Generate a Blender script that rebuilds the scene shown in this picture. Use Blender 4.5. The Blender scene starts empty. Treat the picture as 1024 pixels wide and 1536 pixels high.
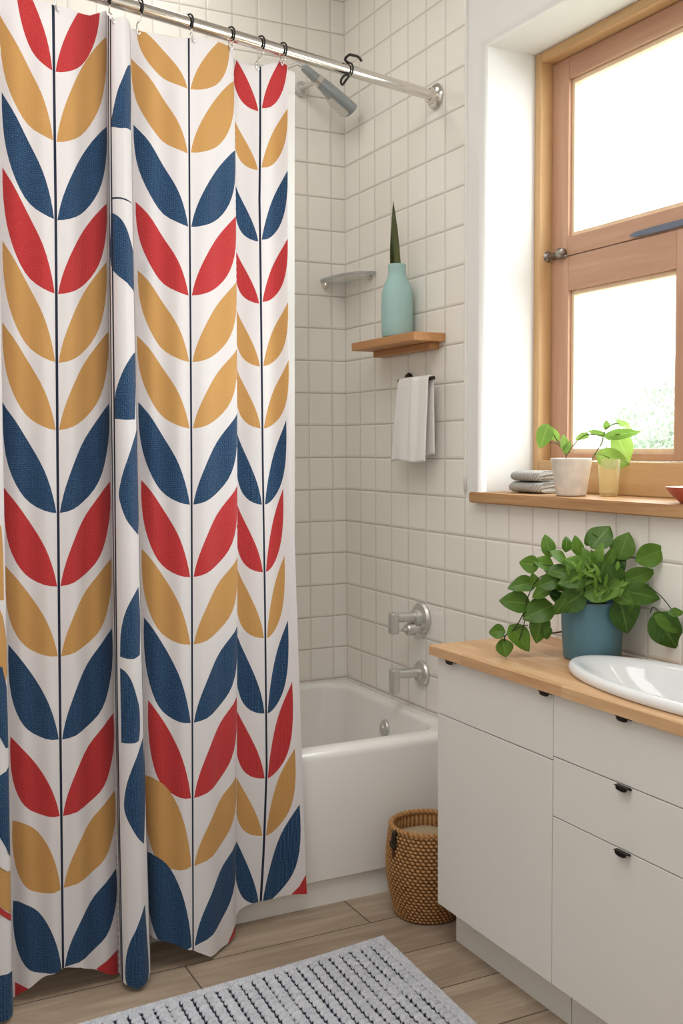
import bpy, bmesh, math, random
from mathutils import Vector, Matrix, noise
from mathutils.geometry import delaunay_2d_cdt
random.seed(7)
PI = math.pi
COL = bpy.context.scene.collection

# ------------------------------------------------------------------ helpers
def srgb(r, g, b):
    def f(c):
        c /= 255.0
        return c / 12.92 if c <= 0.04045 else ((c + 0.055) / 1.055) ** 2.4
    return (f(r), f(g), f(b), 1.0)

class NT:
    """small wrapper for building node trees"""
    def __init__(s, name):
        s.m = bpy.data.materials.new(name); s.m.use_nodes = True
        s.t = s.m.node_tree; s.n = s.t.nodes; s.l = s.t.links
        s.b = s.n['Principled BSDF']; s.out = s.n['Material Output']
    def new(s, typ, **kw):
        n = s.n.new(typ)
        for k, v in kw.items(): setattr(n, k, v)
        return n
    def put(s, sock, v):
        if hasattr(v, 'is_output') or isinstance(v, bpy.types.NodeSocket): s.l.new(v, sock)
        else: sock.default_value = v
    def math(s, op, a, b=None, c=None, clamp=False):
        n = s.new('ShaderNodeMath', operation=op, use_clamp=clamp)
        s.put(n.inputs[0], a)
        if b is not None: s.put(n.inputs[1], b)
        if c is not None: s.put(n.inputs[2], c)
        return n.outputs[0]
    def mix(s, fac, a, b, blend='MIX'):
        n = s.new('ShaderNodeMix', data_type='RGBA', blend_type=blend)
        s.put(n.inputs[0], fac); s.put(n.inputs[6], a); s.put(n.inputs[7], b)
        return n.outputs[2]
    def pos(s):
        n = s.new('ShaderNodeNewGeometry'); sp = s.new('ShaderNodeSeparateXYZ')
        s.l.new(n.outputs['Position'], sp.inputs[0]); return n.outputs['Position'], sp.outputs
    def noise(s, vec, scale, detail=2, rough=.5, dist=0.0):
        n = s.new('ShaderNodeTexNoise'); s.put(n.inputs['Vector'], vec)
        n.inputs['Scale'].default_value = scale; n.inputs['Detail'].default_value = detail
        n.inputs['Roughness'].default_value = rough; n.inputs['Distortion'].default_value = dist
        return n.outputs['Fac']
    def mapping(s, vec, scale=(1, 1, 1), loc=(0, 0, 0), rot=(0, 0, 0)):
        n = s.new('ShaderNodeMapping'); s.put(n.inputs[0], vec)
        n.inputs['Scale'].default_value = scale; n.inputs['Location'].default_value = loc
        n.inputs['Rotation'].default_value = rot
        return n.outputs[0]
    def ramp(s, fac, stops, interp='LINEAR'):
        n = s.new('ShaderNodeValToRGB'); n.color_ramp.interpolation = interp
        e = n.color_ramp.elements
        while len(e) < len(stops): e.new(.5)
        for el, (p, c) in zip(e, stops): el.position = p; el.color = c
        s.put(n.inputs[0], fac); return n.outputs[0]
    def bump(s, h, strength=.3, dist=.01):
        n = s.new('ShaderNodeBump'); s.put(n.inputs['Height'], h)
        n.inputs['Strength'].default_value = strength; n.inputs['Distance'].default_value = dist
        s.l.new(n.outputs[0], s.b.inputs['Normal']); return n
    def base(s, c, rough=.5, spec=.5, metal=0):
        s.put(s.b.inputs['Base Color'], c); s.put(s.b.inputs['Roughness'], rough)
        s.b.inputs['Specular IOR Level'].default_value = spec; s.b.inputs['Metallic'].default_value = metal

def simple(name, rgb, rough=.5, spec=.5, metal=0, var=.05, scale=30, bump=0):
    t = NT(name); p, _ = t.pos()
    nz = t.noise(p, scale, 3)
    c = srgb(*rgb); d = tuple(x * (1 - var * 2) for x in c[:3]) + (1,)
    t.base(t.mix(nz, d, tuple(min(1, x * (1 + var)) for x in c[:3]) + (1,)), rough, spec, metal)
    if bump: t.bump(nz, bump, .005)
    return t.m

def wood(name, light, dark, axis, scale=1.0, rough=.45, stave=None, knots=False, spec=.4):
    """wood with the grain along a world axis; stave = (width, length) gives glued butcher-block strips"""
    t = NT(name); p, xyz = t.pos()
    sc = {'x': (2, 28, 28), 'y': (28, 2, 28), 'z': (28, 28, 2)}[axis]
    sc = tuple(v * scale for v in sc)
    off = p
    if stave:
        across = xyz[0] if axis == 'y' else xyz[1]; along = xyz[1] if axis == 'y' else xyz[0]
        row = t.math('FLOOR', t.math('DIVIDE', across, stave[0]))
        wn = t.new('ShaderNodeTexWhiteNoise', noise_dimensions='1D'); t.l.new(row, wn.inputs['W'])
        col = t.math('FLOOR', t.math('ADD', t.math('DIVIDE', along, stave[1]), t.math('MULTIPLY', wn.outputs['Value'], 5.0)))
        cid = t.math('ADD', t.math('MULTIPLY', row, 17.31), t.math('MULTIPLY', col, 5.77))
        wn2 = t.new('ShaderNodeTexWhiteNoise', noise_dimensions='1D'); t.l.new(cid, wn2.inputs['W'])
        cmb = t.new('ShaderNodeCombineXYZ'); t.l.new(t.math('MULTIPLY', wn2.outputs['Value'], 3.0), cmb.inputs[2])
        va = t.new('ShaderNodeVectorMath', operation='ADD'); t.l.new(p, va.inputs[0]); t.l.new(cmb.outputs[0], va.inputs[1])
        off = va.outputs[0]
    g = t.noise(t.mapping(off, sc), 1.0, 6, .62, .8)
    fine = t.noise(t.mapping(off, tuple(v * 5 for v in sc)), 1.0, 3, .6)
    f = t.math('ADD', t.math('MULTIPLY', g, .75), t.math('MULTIPLY', fine, .25))
    if stave: f = t.math('ADD', f, t.math('MULTIPLY', t.math('SUBTRACT', wn2.outputs['Value'], .5), .22))
    c = t.ramp(f, [(.28, srgb(*dark)), (.52, srgb(*[(a + b) / 2 for a, b in zip(light, dark)])), (.72, srgb(*light))])
    if knots:
        v = t.new('ShaderNodeTexVoronoi'); t.l.new(t.mapping(p, tuple(1.6 if k != axis else .9 for k in 'xyz')), v.inputs['Vector'])
        v.inputs['Scale'].default_value = 3.2
        kf = t.math('SMOOTH_MIN', 1.0, t.math('MULTIPLY', v.outputs['Distance'], 9.0), .1)
        c = t.mix(t.math('SUBTRACT', 1.0, kf, clamp=True), c, srgb(96, 58, 42))
    t.base(c, rough, spec); t.bump(f, .12, .003)
    return t.m

def link(name, me, mat, parent=None, smooth=False, loc=None, kind=None):
    """link one mesh; with a parent the mesh (built in world coordinates) moves to the parent's origin"""
    if isinstance(me, bmesh.types.BMesh):
        b = me; bmesh.ops.recalc_face_normals(b, faces=b.faces)
        me = bpy.data.meshes.new(name); b.to_mesh(me); b.free()
    o = bpy.data.objects.new(name, me); COL.objects.link(o)
    for m in (mat if isinstance(mat, (list, tuple)) else [mat]): me.materials.append(m)
    if parent is not None:
        w = Vector((0, 0, 0)); q = parent
        while q is not None: w += q.location; q = q.parent
        me.transform(Matrix.Translation(-w)); o.parent = parent
    elif loc is not None:
        me.transform(Matrix.Translation(-Vector(loc))); o.location = loc
    if smooth:
        me.polygons.foreach_set('use_smooth', [True] * len(me.polygons))
        if smooth is not True: me.set_sharp_from_angle(angle=math.radians(smooth))
    if kind: o['kind'] = kind
    return o

def thing(name, loc, label, cat, group=None):
    o = bpy.data.objects.new(name, None); COL.objects.link(o); o.location = loc; o.empty_display_size = .05
    return tag(o, label, cat, group)
def tag(o, label, cat, group=None):
    o['label'] = label; o['category'] = cat
    if group: o['group'] = group
    return o
def structure(o): o['kind'] = 'structure'; return o

def box(b, x0, x1, y0, y1, z0, z1, bev=0, seg=2):
    vs = [b.verts.new((x, y, z)) for x in (x0, x1) for y in (y0, y1) for z in (z0, z1)]
    fs = [(0, 1, 3, 2), (4, 6, 7, 5), (0, 4, 5, 1), (2, 3, 7, 6), (0, 2, 6, 4), (1, 5, 7, 3)]
    F = [b.faces.new([vs[i] for i in f]) for f in fs]
    bmesh.ops.recalc_face_normals(b, faces=F)
    if bev:
        es = list({e for f in F for e in f.edges})
        bmesh.ops.bevel(b, geom=es, offset=bev, segments=seg, affect='EDGES', profile=.6, clamp_overlap=True)
    return b
def nb(): return bmesh.new()
def boxo(*a, **k): return box(nb(), *a, **k)

def lathe(b, prof, c, axis=(0, 0, 1), n=40, cap=True, sx=1.0, sy=1.0):
    """profile [(r, h)] swept round an axis through c"""
    a = Vector(axis).normalized(); q = Vector((0, 0, 1)).rotation_difference(a)
    rings = []
    for r, h in prof:
        rings.append([b.verts.new(Vector(c) + q @ Vector((r * sx * math.cos(2 * PI * i / n), r * sy * math.sin(2 * PI * i / n), h))) for i in range(n)])
    for r0, r1 in zip(rings, rings[1:]):
        for i in range(n): b.faces.new((r0[i], r0[(i + 1) % n], r1[(i + 1) % n], r1[i]))
    if cap:
        b.faces.new(rings[0][::-1]); b.faces.new(rings[-1])
    return b

def catmull(pts, n=8):
    P = [Vector(p) for p in pts]; P = [2 * P[0] - P[1]] + P + [2 * P[-1] - P[-2]]; out = []
    for i in range(1, len(P) - 2):
        for k in range(n):
            t = k / n; a, b_, c, d = P[i - 1:i + 3]
            out.append(.5 * ((2 * b_) + (-a + c) * t + (2 * a - 5 * b_ + 4 * c - d) * t * t + (-a + 3 * b_ - 3 * c + d) * t ** 3))
    out.append(P[-2]); return out

def tube(b, pts, r, n=12, cap=True):
    """sweep a circle (radius number or list) along points with parallel transport"""
    P = [Vector(p) for p in pts]; R = r if isinstance(r, (list, tuple)) else [r] * len(P)
    T = [(P[min(i + 1, len(P) - 1)] - P[max(i - 1, 0)]).normalized() for i in range(len(P))]
    u = T[0].orthogonal().normalized(); rings = []
    for i, p in enumerate(P):
        if i: u = (T[i - 1].rotation_difference(T[i]) @ u); u = (u - T[i] * u.dot(T[i])).normalized()
        v = T[i].cross(u)
        rings.append([b.verts.new(p + R[i] * (u * math.cos(2 * PI * k / n) + v * math.sin(2 * PI * k / n))) for k in range(n)])
    for a, c in zip(rings, rings[1:]):
        for k in range(n): b.faces.new((a[k], a[(k + 1) % n], c[(k + 1) % n], c[k]))
    if cap: b.faces.new(rings[0][::-1]); b.faces.new(rings[-1])
    return b

def loft(b, loops, close_end=True, close_start=False):
    rs = [[b.verts.new(p) for p in lp] for lp in loops]; n = len(rs[0])
    for a, c in zip(rs, rs[1:]):
        for i in range(n): b.faces.new((a[i], a[(i + 1) % n], c[(i + 1) % n], c[i]))
    if close_end: b.faces.new(rs[-1])
    if close_start: b.faces.new(rs[0][::-1])
    return b

def prism(b, poly, z0, z1, bev=0, seg=2):
    lo = [b.verts.new((x, y, z0)) for x, y in poly]; hi = [b.verts.new((x, y, z1)) for x, y in poly]
    n = len(poly); F = [b.faces.new(hi), b.faces.new(lo[::-1])]
    for i in range(n): F.append(b.faces.new((lo[i], lo[(i + 1) % n], hi[(i + 1) % n], hi[i])))
    bmesh.ops.recalc_face_normals(b, faces=F)
    if bev:
        es = list({e for f in F[:2] for e in f.edges} | {e for f in F for e in f.edges})
        bmesh.ops.bevel(b, geom=es, offset=bev, segments=seg, affect='EDGES', clamp_overlap=True)
    return b

def rrect(x0, x1, y0, y1, r, z, n=8):
    pts = []
    for cx, cy, a0 in ((x1 - r, y1 - r, 0), (x0 + r, y1 - r, 90), (x0 + r, y0 + r, 180), (x1 - r, y0 + r, 270)):
        for k in range(n + 1):
            a = math.radians(a0 + 90 * k / n); pts.append((cx + r * math.cos(a), cy + r * math.sin(a), z))
    return pts

# ------------------------------------------------------------------ materials
def tile_material(name, axis, w, h, off, zoff):
    t = NT(name); p, xyz = t.pos()
    u = t.math('DIVIDE', t.math('SUBTRACT', t.math('MULTIPLY', xyz[1] if axis == 'y' else xyz[0], -1.0), off), w)
    v = t.math('DIVIDE', t.math('SUBTRACT', xyz[2], zoff), h)
    def edge(q, size):
        fr = t.math('FRACT', q); d = t.math('MINIMUM', fr, t.math('SUBTRACT', 1.0, fr))
        return t.math('MULTIPLY', d, size)
    d = t.math('MINIMUM', edge(u, w), edge(v, h))
    mr = t.new('ShaderNodeMapRange', interpolation_type='SMOOTHSTEP'); t.l.new(d, mr.inputs[0])
    mr.inputs[1].default_value = .0010; mr.inputs[2].default_value = .0034
    m = mr.outputs[0]
    mr2 = t.new('ShaderNodeMapRange', interpolation_type='SMOOTHSTEP'); t.l.new(d, mr2.inputs[0])
    mr2.inputs[1].default_value = .0012; mr2.inputs[2].default_value = .009
    cid = t.math('ADD', t.math('MULTIPLY', t.math('FLOOR', u), 7.13), t.math('MULTIPLY', t.math('FLOOR', v), 3.71))
    wn = t.new('ShaderNodeTexWhiteNoise', noise_dimensions='1D'); t.l.new(cid, wn.inputs['W'])
    tone = t.mix(wn.outputs['Value'], srgb(239, 234, 225), srgb(244, 240, 232))
    cl = t.noise(p, 5, 3); tone = t.mix(t.math('MULTIPLY', cl, .25), tone, srgb(234, 230, 224))
    mv = t.math('MULTIPLY', t.math('SUBTRACT', 1.0, m), t.math('ADD', .55, t.math('MULTIPLY', t.math('LESS_THAN', edge(v, h), edge(u, w)), .45)))
    c = t.mix(mv, tone, srgb(192, 182, 170))
    t.base(c, t.math('SUBTRACT', .62, t.math('MULTIPLY', m, .50)), .5)
    # each tile sits a hair out of plane and its glaze is slightly wavy
    sp = t.new('ShaderNodeSeparateColor'); t.l.new(wn.outputs['Color'], sp.inputs[0])
    fu = t.math('MULTIPLY', t.math('FRACT', u), t.math('SUBTRACT', sp.outputs[0], .5)); fv = t.math('MULTIPLY', t.math('FRACT', v), t.math('SUBTRACT', sp.outputs[1], .5))
    wav = t.noise(p, 16, 1)
    hgt = t.math('ADD', t.math('ADD', mr2.outputs[0], t.math('MULTIPLY', t.math('ADD', fu, fv), .5)), t.math('MULTIPLY', wav, .55))
    t.bump(hgt, .7, .0022)
    return t.m

M = {}
M['tile_r'] = tile_material('tile_right', 'y', .1205, .1248, 0.0, .4848)
M['tile_b'] = tile_material('tile_back', 'x', .1000, .1248, .0575, .4848)
M['plaster'] = simple('plaster', (234, 233, 230), .75, .3, var=.015, scale=9, bump=.05)
M['paint'] = simple('white_paint', (228, 227, 224), .8, .2, var=.02)
M['caulk'] = simple('caulk', (232, 229, 222), .5, .4, var=.02, scale=60)
M['porcelain'] = simple('porcelain', (238, 236, 232), .14, .55, var=.01, scale=4)
M['sinkware'] = simple('sink_porcelain', (232, 234, 234), .10, .6, var=.01, scale=4)
M['cab'] = simple('cabinet_white', (228, 226, 220), .42, .4, var=.015, scale=6)
M['gap'] = simple('cabinet_carcass', (70, 64, 56), .7, .3)
M['chrome'] = simple('brushed_chrome', (206, 204, 200), .24, .5, 1.0, var=.03, scale=40)
M['chrome_rod'] = simple('polished_steel', (222, 218, 212), .13, .5, 1.0, var=.03)
M['nickel'] = simple('satin_nickel', (214, 213, 209), .36, .5, .85, var=.03)
M['dkmetal'] = simple('dark_steel', (58, 53, 50), .35, .5, .9, var=.1)
M['black'] = simple('black_wire', (34, 32, 32), .5, .4)
M['showergrey'] = simple('grey_chrome', (160, 168, 170), .3, .5, .45, var=.03)
M['vase'] = simple('sea_green_glaze', (164, 198, 194), .55, .35, var=.02, scale=20)
M['potblue'] = simple('slate_blue_glaze', (84, 122, 134), .5, .4, var=.03, scale=25)
M['potwhite'] = simple('marbled_ceramic', (232, 224, 212), .5, .4, var=.2, scale=22)
M['soil'] = simple('potting_soil', (52, 38, 28), .95, .1, var=.3, scale=120, bump=.6)
M['terracotta'] = simple('terracotta_glaze', (196, 96, 72), .4, .5)
M['pale'] = simple('pale_inner_glaze', (228, 205, 188), .4, .5)
M['towel'] = simple('white_cotton', (242, 240, 236), .95, .1, var=.04, scale=220, bump=.35)
M['oak'] = wood('shelf_oak', (208, 158, 108), (180, 124, 76), 'y', 1.0, .5)
M['butcher'] = wood('butcher_block', (222, 186, 144), (186, 142, 98), 'y', .8, .38, stave=(.045, .42))
M['sillwood'] = wood('sill_oak', (204, 164, 118), (160, 116, 74), 'y', 1.0, .5)
M['pine_y'] = wood('pine_rail', (206, 168, 142), (180, 136, 108), 'y', .5, .5, knots=True)
M['pine_z'] = wood('pine_stile', (206, 168, 142), (180, 136, 108), 'z', .5, .5, knots=True)
M['frame_y'] = wood('frame_pine_rail', (216, 180, 134), (190, 148, 100), 'y', .5, .5)
M['frame_z'] = wood('frame_pine_stile', (216, 180, 134), (190, 148, 100), 'z', .5, .5)
M['aged'] = simple('aged_nickel', (150, 144, 138), .35, .5, .85, var=.2, scale=160)
M['bead'] = wood('pale_pine_bead', (238, 216, 186), (222, 192, 156), 'z', .5, .5)
M['staybar'] = simple('blue_grey_steel', (112, 122, 140), .45, .4, .3)

# floor: wood-look planks along x, grout lines between
t = NT('plank_floor'); p, xyz = t.pos()
pw, pl_ = .21, 1.26
v = t.math('DIVIDE', t.math('ADD', xyz[1], .84), -pw); row = t.math('FLOOR', v)
u = t.math('DIVIDE', t.math('ADD', t.math('ADD', xyz[0], .463), t.math('MULTIPLY', t.math('GREATER_THAN', row, .5), .57)), pl_); colm = t.math('FLOOR', u)
def edgef(q, s_):
    fr = t.math('FRACT', q); return t.math('MULTIPLY', t.math('MINIMUM', fr, t.math('SUBTRACT', 1.0, fr)), s_)
d = t.math('MINIMUM', edgef(v, pw), edgef(u, pl_))
mr = t.new('ShaderNodeMapRange', interpolation_type='SMOOTHSTEP'); t.l.new(d, mr.inputs[0])
mr.inputs[1].default_value = .001; mr.inputs[2].default_value = .0028
cid = t.math('ADD', t.math('MULTIPLY', row, 3.37), t.math('MULTIPLY', colm, 11.9))
wn = t.new('ShaderNodeTexWhiteNoise', noise_dimensions='1D'); t.l.new(cid, wn.inputs['W'])
cmb = t.new('ShaderNodeCombineXYZ'); t.l.new(t.math('MULTIPLY', wn.outputs['Value'], 9.0), cmb.inputs[2])
va = t.new('ShaderNodeVectorMath', operation='ADD'); t.l.new(p, va.inputs[0]); t.l.new(cmb.outputs[0], va.inputs[1])
g = t.noise(t.mapping(va.outputs[0], (2.2, 22, 8)), 1.0, 6, .62, 1.2)
g2 = t.noise(t.mapping(va.outputs[0], (1.0, 5, 1)), 1.4, 3, .5, .6)
f = t.math('ADD', t.math('MULTIPLY', g, .6), t.math('MULTIPLY', g2, .4))
f = t.math('ADD', f, t.math('MULTIPLY', t.math('SUBTRACT', wn.outputs['Value'], .5), .12))
c = t.ramp(f, [(.3, srgb(138, 120, 102)), (.5, srgb(164, 146, 126)), (.7, srgb(188, 171, 150))])
t.base(t.mix(mr.outputs[0], srgb(78, 66, 54), c), .5, .35)
t.bump(t.math('ADD', mr.outputs[0], t.math('MULTIPLY', f, .25)), .35, .003)
M['floor'] = t.m

def fabric(name, rgb, dot=None, amount=.35, trans=.0):
    t = NT(name); uv = t.new('ShaderNodeUVMap'); sp = t.new('ShaderNodeSeparateXYZ'); t.l.new(uv.outputs[0], sp.inputs[0])
    c = srgb(*rgb); col = c; k = 2 * PI / .0052
    sx = t.math('SINE', t.math('MULTIPLY', t.math('ADD', sp.outputs[0], sp.outputs[1]), k))
    sy = t.math('SINE', t.math('MULTIPLY', t.math('SUBTRACT', sp.outputs[0], sp.outputs[1]), k))
    w = t.math('MULTIPLY', sx, sy)
    nz = t.noise(uv.outputs[0], 260, 2, .6); big = t.noise(uv.outputs[0], 9, 3, .5)
    if dot:
        dm = t.math('MULTIPLY', t.math('SUBTRACT', t.math('ADD', t.math('MULTIPLY', w, .5), t.math('MULTIPLY', nz, .9)), .42, clamp=True), 1.6 * amount, clamp=True)
        col = t.mix(dm, c, srgb(*dot))
        col = t.mix(t.math('MULTIPLY', big, .22), col, tuple(x * .72 for x in c[:3]) + (1,))
    else:
        col = t.mix(t.math('MULTIPLY', big, .3), c, tuple(x * .93 for x in c[:3]) + (1,))
    t.base(col, .9, .15)
    t.b.inputs['Sheen Weight'].default_value = .06
    crease = t.noise(t.mapping(uv.outputs[0], (9, 2.2, 1)), 1.0, 3, .5)
    t.bump(t.math('ADD', t.math('MULTIPLY', t.math('ADD', w, nz), .05), crease), .25, .012)
    if trans:
        tr = t.new('ShaderNodeBsdfTranslucent'); t.put(tr.inputs[0], col)
        mx = t.new('ShaderNodeMixShader'); mx.inputs[0].default_value = trans
        t.l.new(t.b.outputs[0], mx.inputs[1]); t.l.new(tr.outputs[0], mx.inputs[2]); t.l.new(mx.outputs[0], t.out.inputs[0])
    return t.m
M['fab_w'] = fabric('curtain_white', (227, 222, 222), trans=.12)
M['fab_b'] = fabric('curtain_navy', (13, 44, 80), (140, 182, 210), .5)
M['fab_r'] = fabric('curtain_red', (178, 42, 46), (226, 140, 132), .42)
M['fab_m'] = fabric('curtain_mustard', (190, 142, 82), (228, 194, 140), .42)
M['fab_s'] = fabric('curtain_stem', (34, 40, 58))

def glassy(name, rgb, rough=.02, mixt=.0, ior=1.45):
    t = NT(name); p, _ = t.pos(); nz = t.noise(p, 8, 2)
    c = srgb(*rgb)
    t.base(t.mix(nz, c, tuple(x * .98 for x in c[:3]) + (1,)), rough, .5)
    t.b.inputs['Transmission Weight'].default_value = 1.0; t.b.inputs['IOR'].default_value = ior
    return t.m
M['glass'] = glassy('clear_glass', (250, 252, 250), .06)
M['glass'].node_tree.nodes['Principled BSDF'].inputs['Transmission Weight'].default_value = .72

def pane_material():
    t = NT('window_glass'); p, _ = t.pos(); nz = t.noise(p, 3, 2)
    tr = t.new('ShaderNodeBsdfTransparent'); gl = t.new('ShaderNodeBsdfGlossy'); gl.inputs['Roughness'].default_value = .03
    t.put(tr.inputs[0], t.mix(nz, (.98, .99, .98, 1), (.96, .98, .97, 1)))
    lw = t.new('ShaderNodeLayerWeight'); lw.inputs[0].default_value = .5
    fac = t.math('ADD', .02, t.math('MULTIPLY', t.math('POWER', lw.outputs['Facing'], 5.0), .5))
    mx = t.new('ShaderNodeMixShader'); t.l.new(fac, mx.inputs[0]); t.l.new(tr.outputs[0], mx.inputs[1]); t.l.new(gl.outputs[0], mx.inputs[2])
    t.l.new(mx.outputs[0], t.out.inputs[0]); return t.m
M['pane'] = pane_material()
def tumbler_material():
    t = NT('amber_tint_glass'); p, _ = t.pos(); nz = t.noise(p, 20, 2)
    t.base(t.mix(nz, srgb(250, 242, 212), srgb(244, 234, 198)), .08, .6)
    tr = t.new('ShaderNodeBsdfTransparent'); t.put(tr.inputs[0], srgb(252, 247, 226))
    lw = t.new('ShaderNodeLayerWeight'); lw.inputs[0].default_value = .5
    mx = t.new('ShaderNodeMixShader'); t.l.new(t.math('ADD', .26, t.math('MULTIPLY', t.math('POWER', lw.outputs['Facing'], 3.0), .6)), mx.inputs[0])
    t.l.new(tr.outputs[0], mx.inputs[1]); t.l.new(t.b.outputs[0], mx.inputs[2]); t.l.new(mx.outputs[0], t.out.inputs[0]); return t.m
M['tumbler'] = tumbler_material()
def liner_material():
    t = NT('vinyl_liner'); p, _ = t.pos(); nz = t.noise(t.mapping(p, (14, 14, 1)), 1, 2)
    t.base(t.mix(nz, srgb(240, 238, 234), srgb(226, 224, 220)), .3, .5)
    tr = t.new('ShaderNodeBsdfTransparent'); mx = t.new('ShaderNodeMixShader')
    mx.inputs[0].default_value = .62; t.l.new(tr.outputs[0], mx.inputs[1]); t.l.new(t.b.outputs[0], mx.inputs[2])
    t.l.new(mx.outputs[0], t.out.inputs[0]); return t.m
M['liner'] = liner_material()
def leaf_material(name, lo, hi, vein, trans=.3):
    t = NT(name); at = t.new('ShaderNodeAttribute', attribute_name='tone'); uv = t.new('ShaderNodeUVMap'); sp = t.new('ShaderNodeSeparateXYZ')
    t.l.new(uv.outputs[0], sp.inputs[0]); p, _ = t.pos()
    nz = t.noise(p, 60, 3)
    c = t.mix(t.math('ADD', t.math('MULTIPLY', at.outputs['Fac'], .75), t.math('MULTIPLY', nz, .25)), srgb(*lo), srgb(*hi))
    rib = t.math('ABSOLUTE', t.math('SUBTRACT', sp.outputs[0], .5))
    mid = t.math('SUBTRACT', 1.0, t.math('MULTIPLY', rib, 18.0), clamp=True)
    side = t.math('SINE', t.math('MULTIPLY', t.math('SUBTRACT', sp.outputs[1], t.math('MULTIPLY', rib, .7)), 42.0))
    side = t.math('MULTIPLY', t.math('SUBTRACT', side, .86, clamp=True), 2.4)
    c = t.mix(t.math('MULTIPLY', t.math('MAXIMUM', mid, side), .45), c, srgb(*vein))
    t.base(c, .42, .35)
    tr = t.new('ShaderNodeBsdfTranslucent'); t.put(tr.inputs[0], c)
    mx = t.new('ShaderNodeMixShader'); mx.inputs[0].default_value = trans
    t.l.new(t.b.outputs[0], mx.inputs[1]); t.l.new(tr.outputs[0], mx.inputs[2]); t.l.new(mx.outputs[0], t.out.inputs[0])
    return t.m
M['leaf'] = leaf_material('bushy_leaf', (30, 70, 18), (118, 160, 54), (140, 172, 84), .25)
M['leaf2'] = leaf_material('sill_leaf', (84, 132, 40), (160, 194, 92), (190, 212, 130), .34)
M['leaf3'] = leaf_material('sword_leaf', (54, 66, 32), (104, 108, 62), (150, 146, 92), .1)
M['stem'] = simple('plant_stem', (92, 104, 52), .6, .3)
M['darkstem'] = simple('dark_plant_stem', (52, 60, 36), .6, .3)

# ------------------------------------------------------------------ the setting
ZC = 3.3
XL, YR = -2.75, -4.65
structure(link('floor', boxo(XL, .45, YR, .15, -.12, 0), M['floor']))
structure(link('ceiling', boxo(XL, .45, YR, .15, ZC, ZC + .1), M['paint']))
structure(link('wall_back', boxo(XL, .45, 0, .15, 0, ZC), M['tile_b']))
structure(link('wall_left', boxo(XL - .15, XL, YR, .15, 0, ZC), M['paint']))
structure(link('wall_rear', boxo(XL, .45, YR - .15, YR, 0, ZC), M['paint']))
structure(link('wall_partition', boxo(-1.86, -1.76, -1.2, 0, 0, ZC), M['tile_b']))

# right wall: tiled round the bath and under the sill, plaster above, a deep window recess with soft edges
OY0, OY1, OZ0, OZ1, WT, TILE_Y = -.937, -2.293, 1.222, 2.635, .30, -.853
b = nb(); R_ = .022
ys = [0, TILE_Y, OY0 + R_, OY1 - R_, YR]; zs = [0, OZ0, OZ1 + R_, ZC]
for i in range(4):
    for j in range(3):
        if i == 2 and j == 1: continue
        f = b.faces.new([b.verts.new((0, y, z)) for y, z in ((ys[i], zs[j]), (ys[i + 1], zs[j]), (ys[i + 1], zs[j + 1]), (ys[i], zs[j + 1]))])
        f.material_index = 0 if (i == 0 or j == 0) else 1
def rev(k):  # rounded corner loop of the opening, k = 0 wall face .. n reveal
    a = PI / 2 * k / 5; return R_ * (1 - math.cos(a)), R_ * (1 - math.sin(a))
prev = None
for k in range(7):
    if k <= 5: x, e = rev(k)[0], rev(k)[1]
    else: x, e = WT, 0
    lp = [(x, OY0 + e, OZ0), (x, OY0 + e, OZ1 + e), (x, OY1 - e, OZ1 + e), (x, OY1 - e, OZ0)]
    vs = [b.verts.new(q) for q in lp]
    if prev:
        for i in range(4):
            f = b.faces.new((prev[i], prev[(i + 1) % 4], vs[(i + 1) % 4], vs[i])); f.material_index = 1; f.smooth = (k <= 5)
    prev = vs
# outer skin
for (y0, y1, z0, z1) in ((.15, OY0, 0, ZC), (OY1, YR, 0, ZC), (OY0, OY1, 0, OZ0), (OY0, OY1, OZ1, ZC)):
    f = b.faces.new([b.verts.new((WT, y, z)) for y, z in ((y0, z0), (y0, z1), (y1, z1), (y1, z0))]); f.material_index = 1
bmesh.ops.remove_doubles(b, verts=b.verts, dist=1e-5)
structure(link('wall_right', b, [M['tile_r'], M['plaster']]))

# bead of white caulk where the tiles meet the plaster
tr_pts = [(-.002, TILE_Y + .004 * math.sin(i * .8) * (.3 + .7 * noise.noise((i * .37, 0, 0))), 1.256 + i * (3.29 - 1.256) / 40) for i in range(41)]
structure(link('trim_1', tube(nb(), tr_pts, .0065, 8), M['caulk'], smooth=True))

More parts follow.
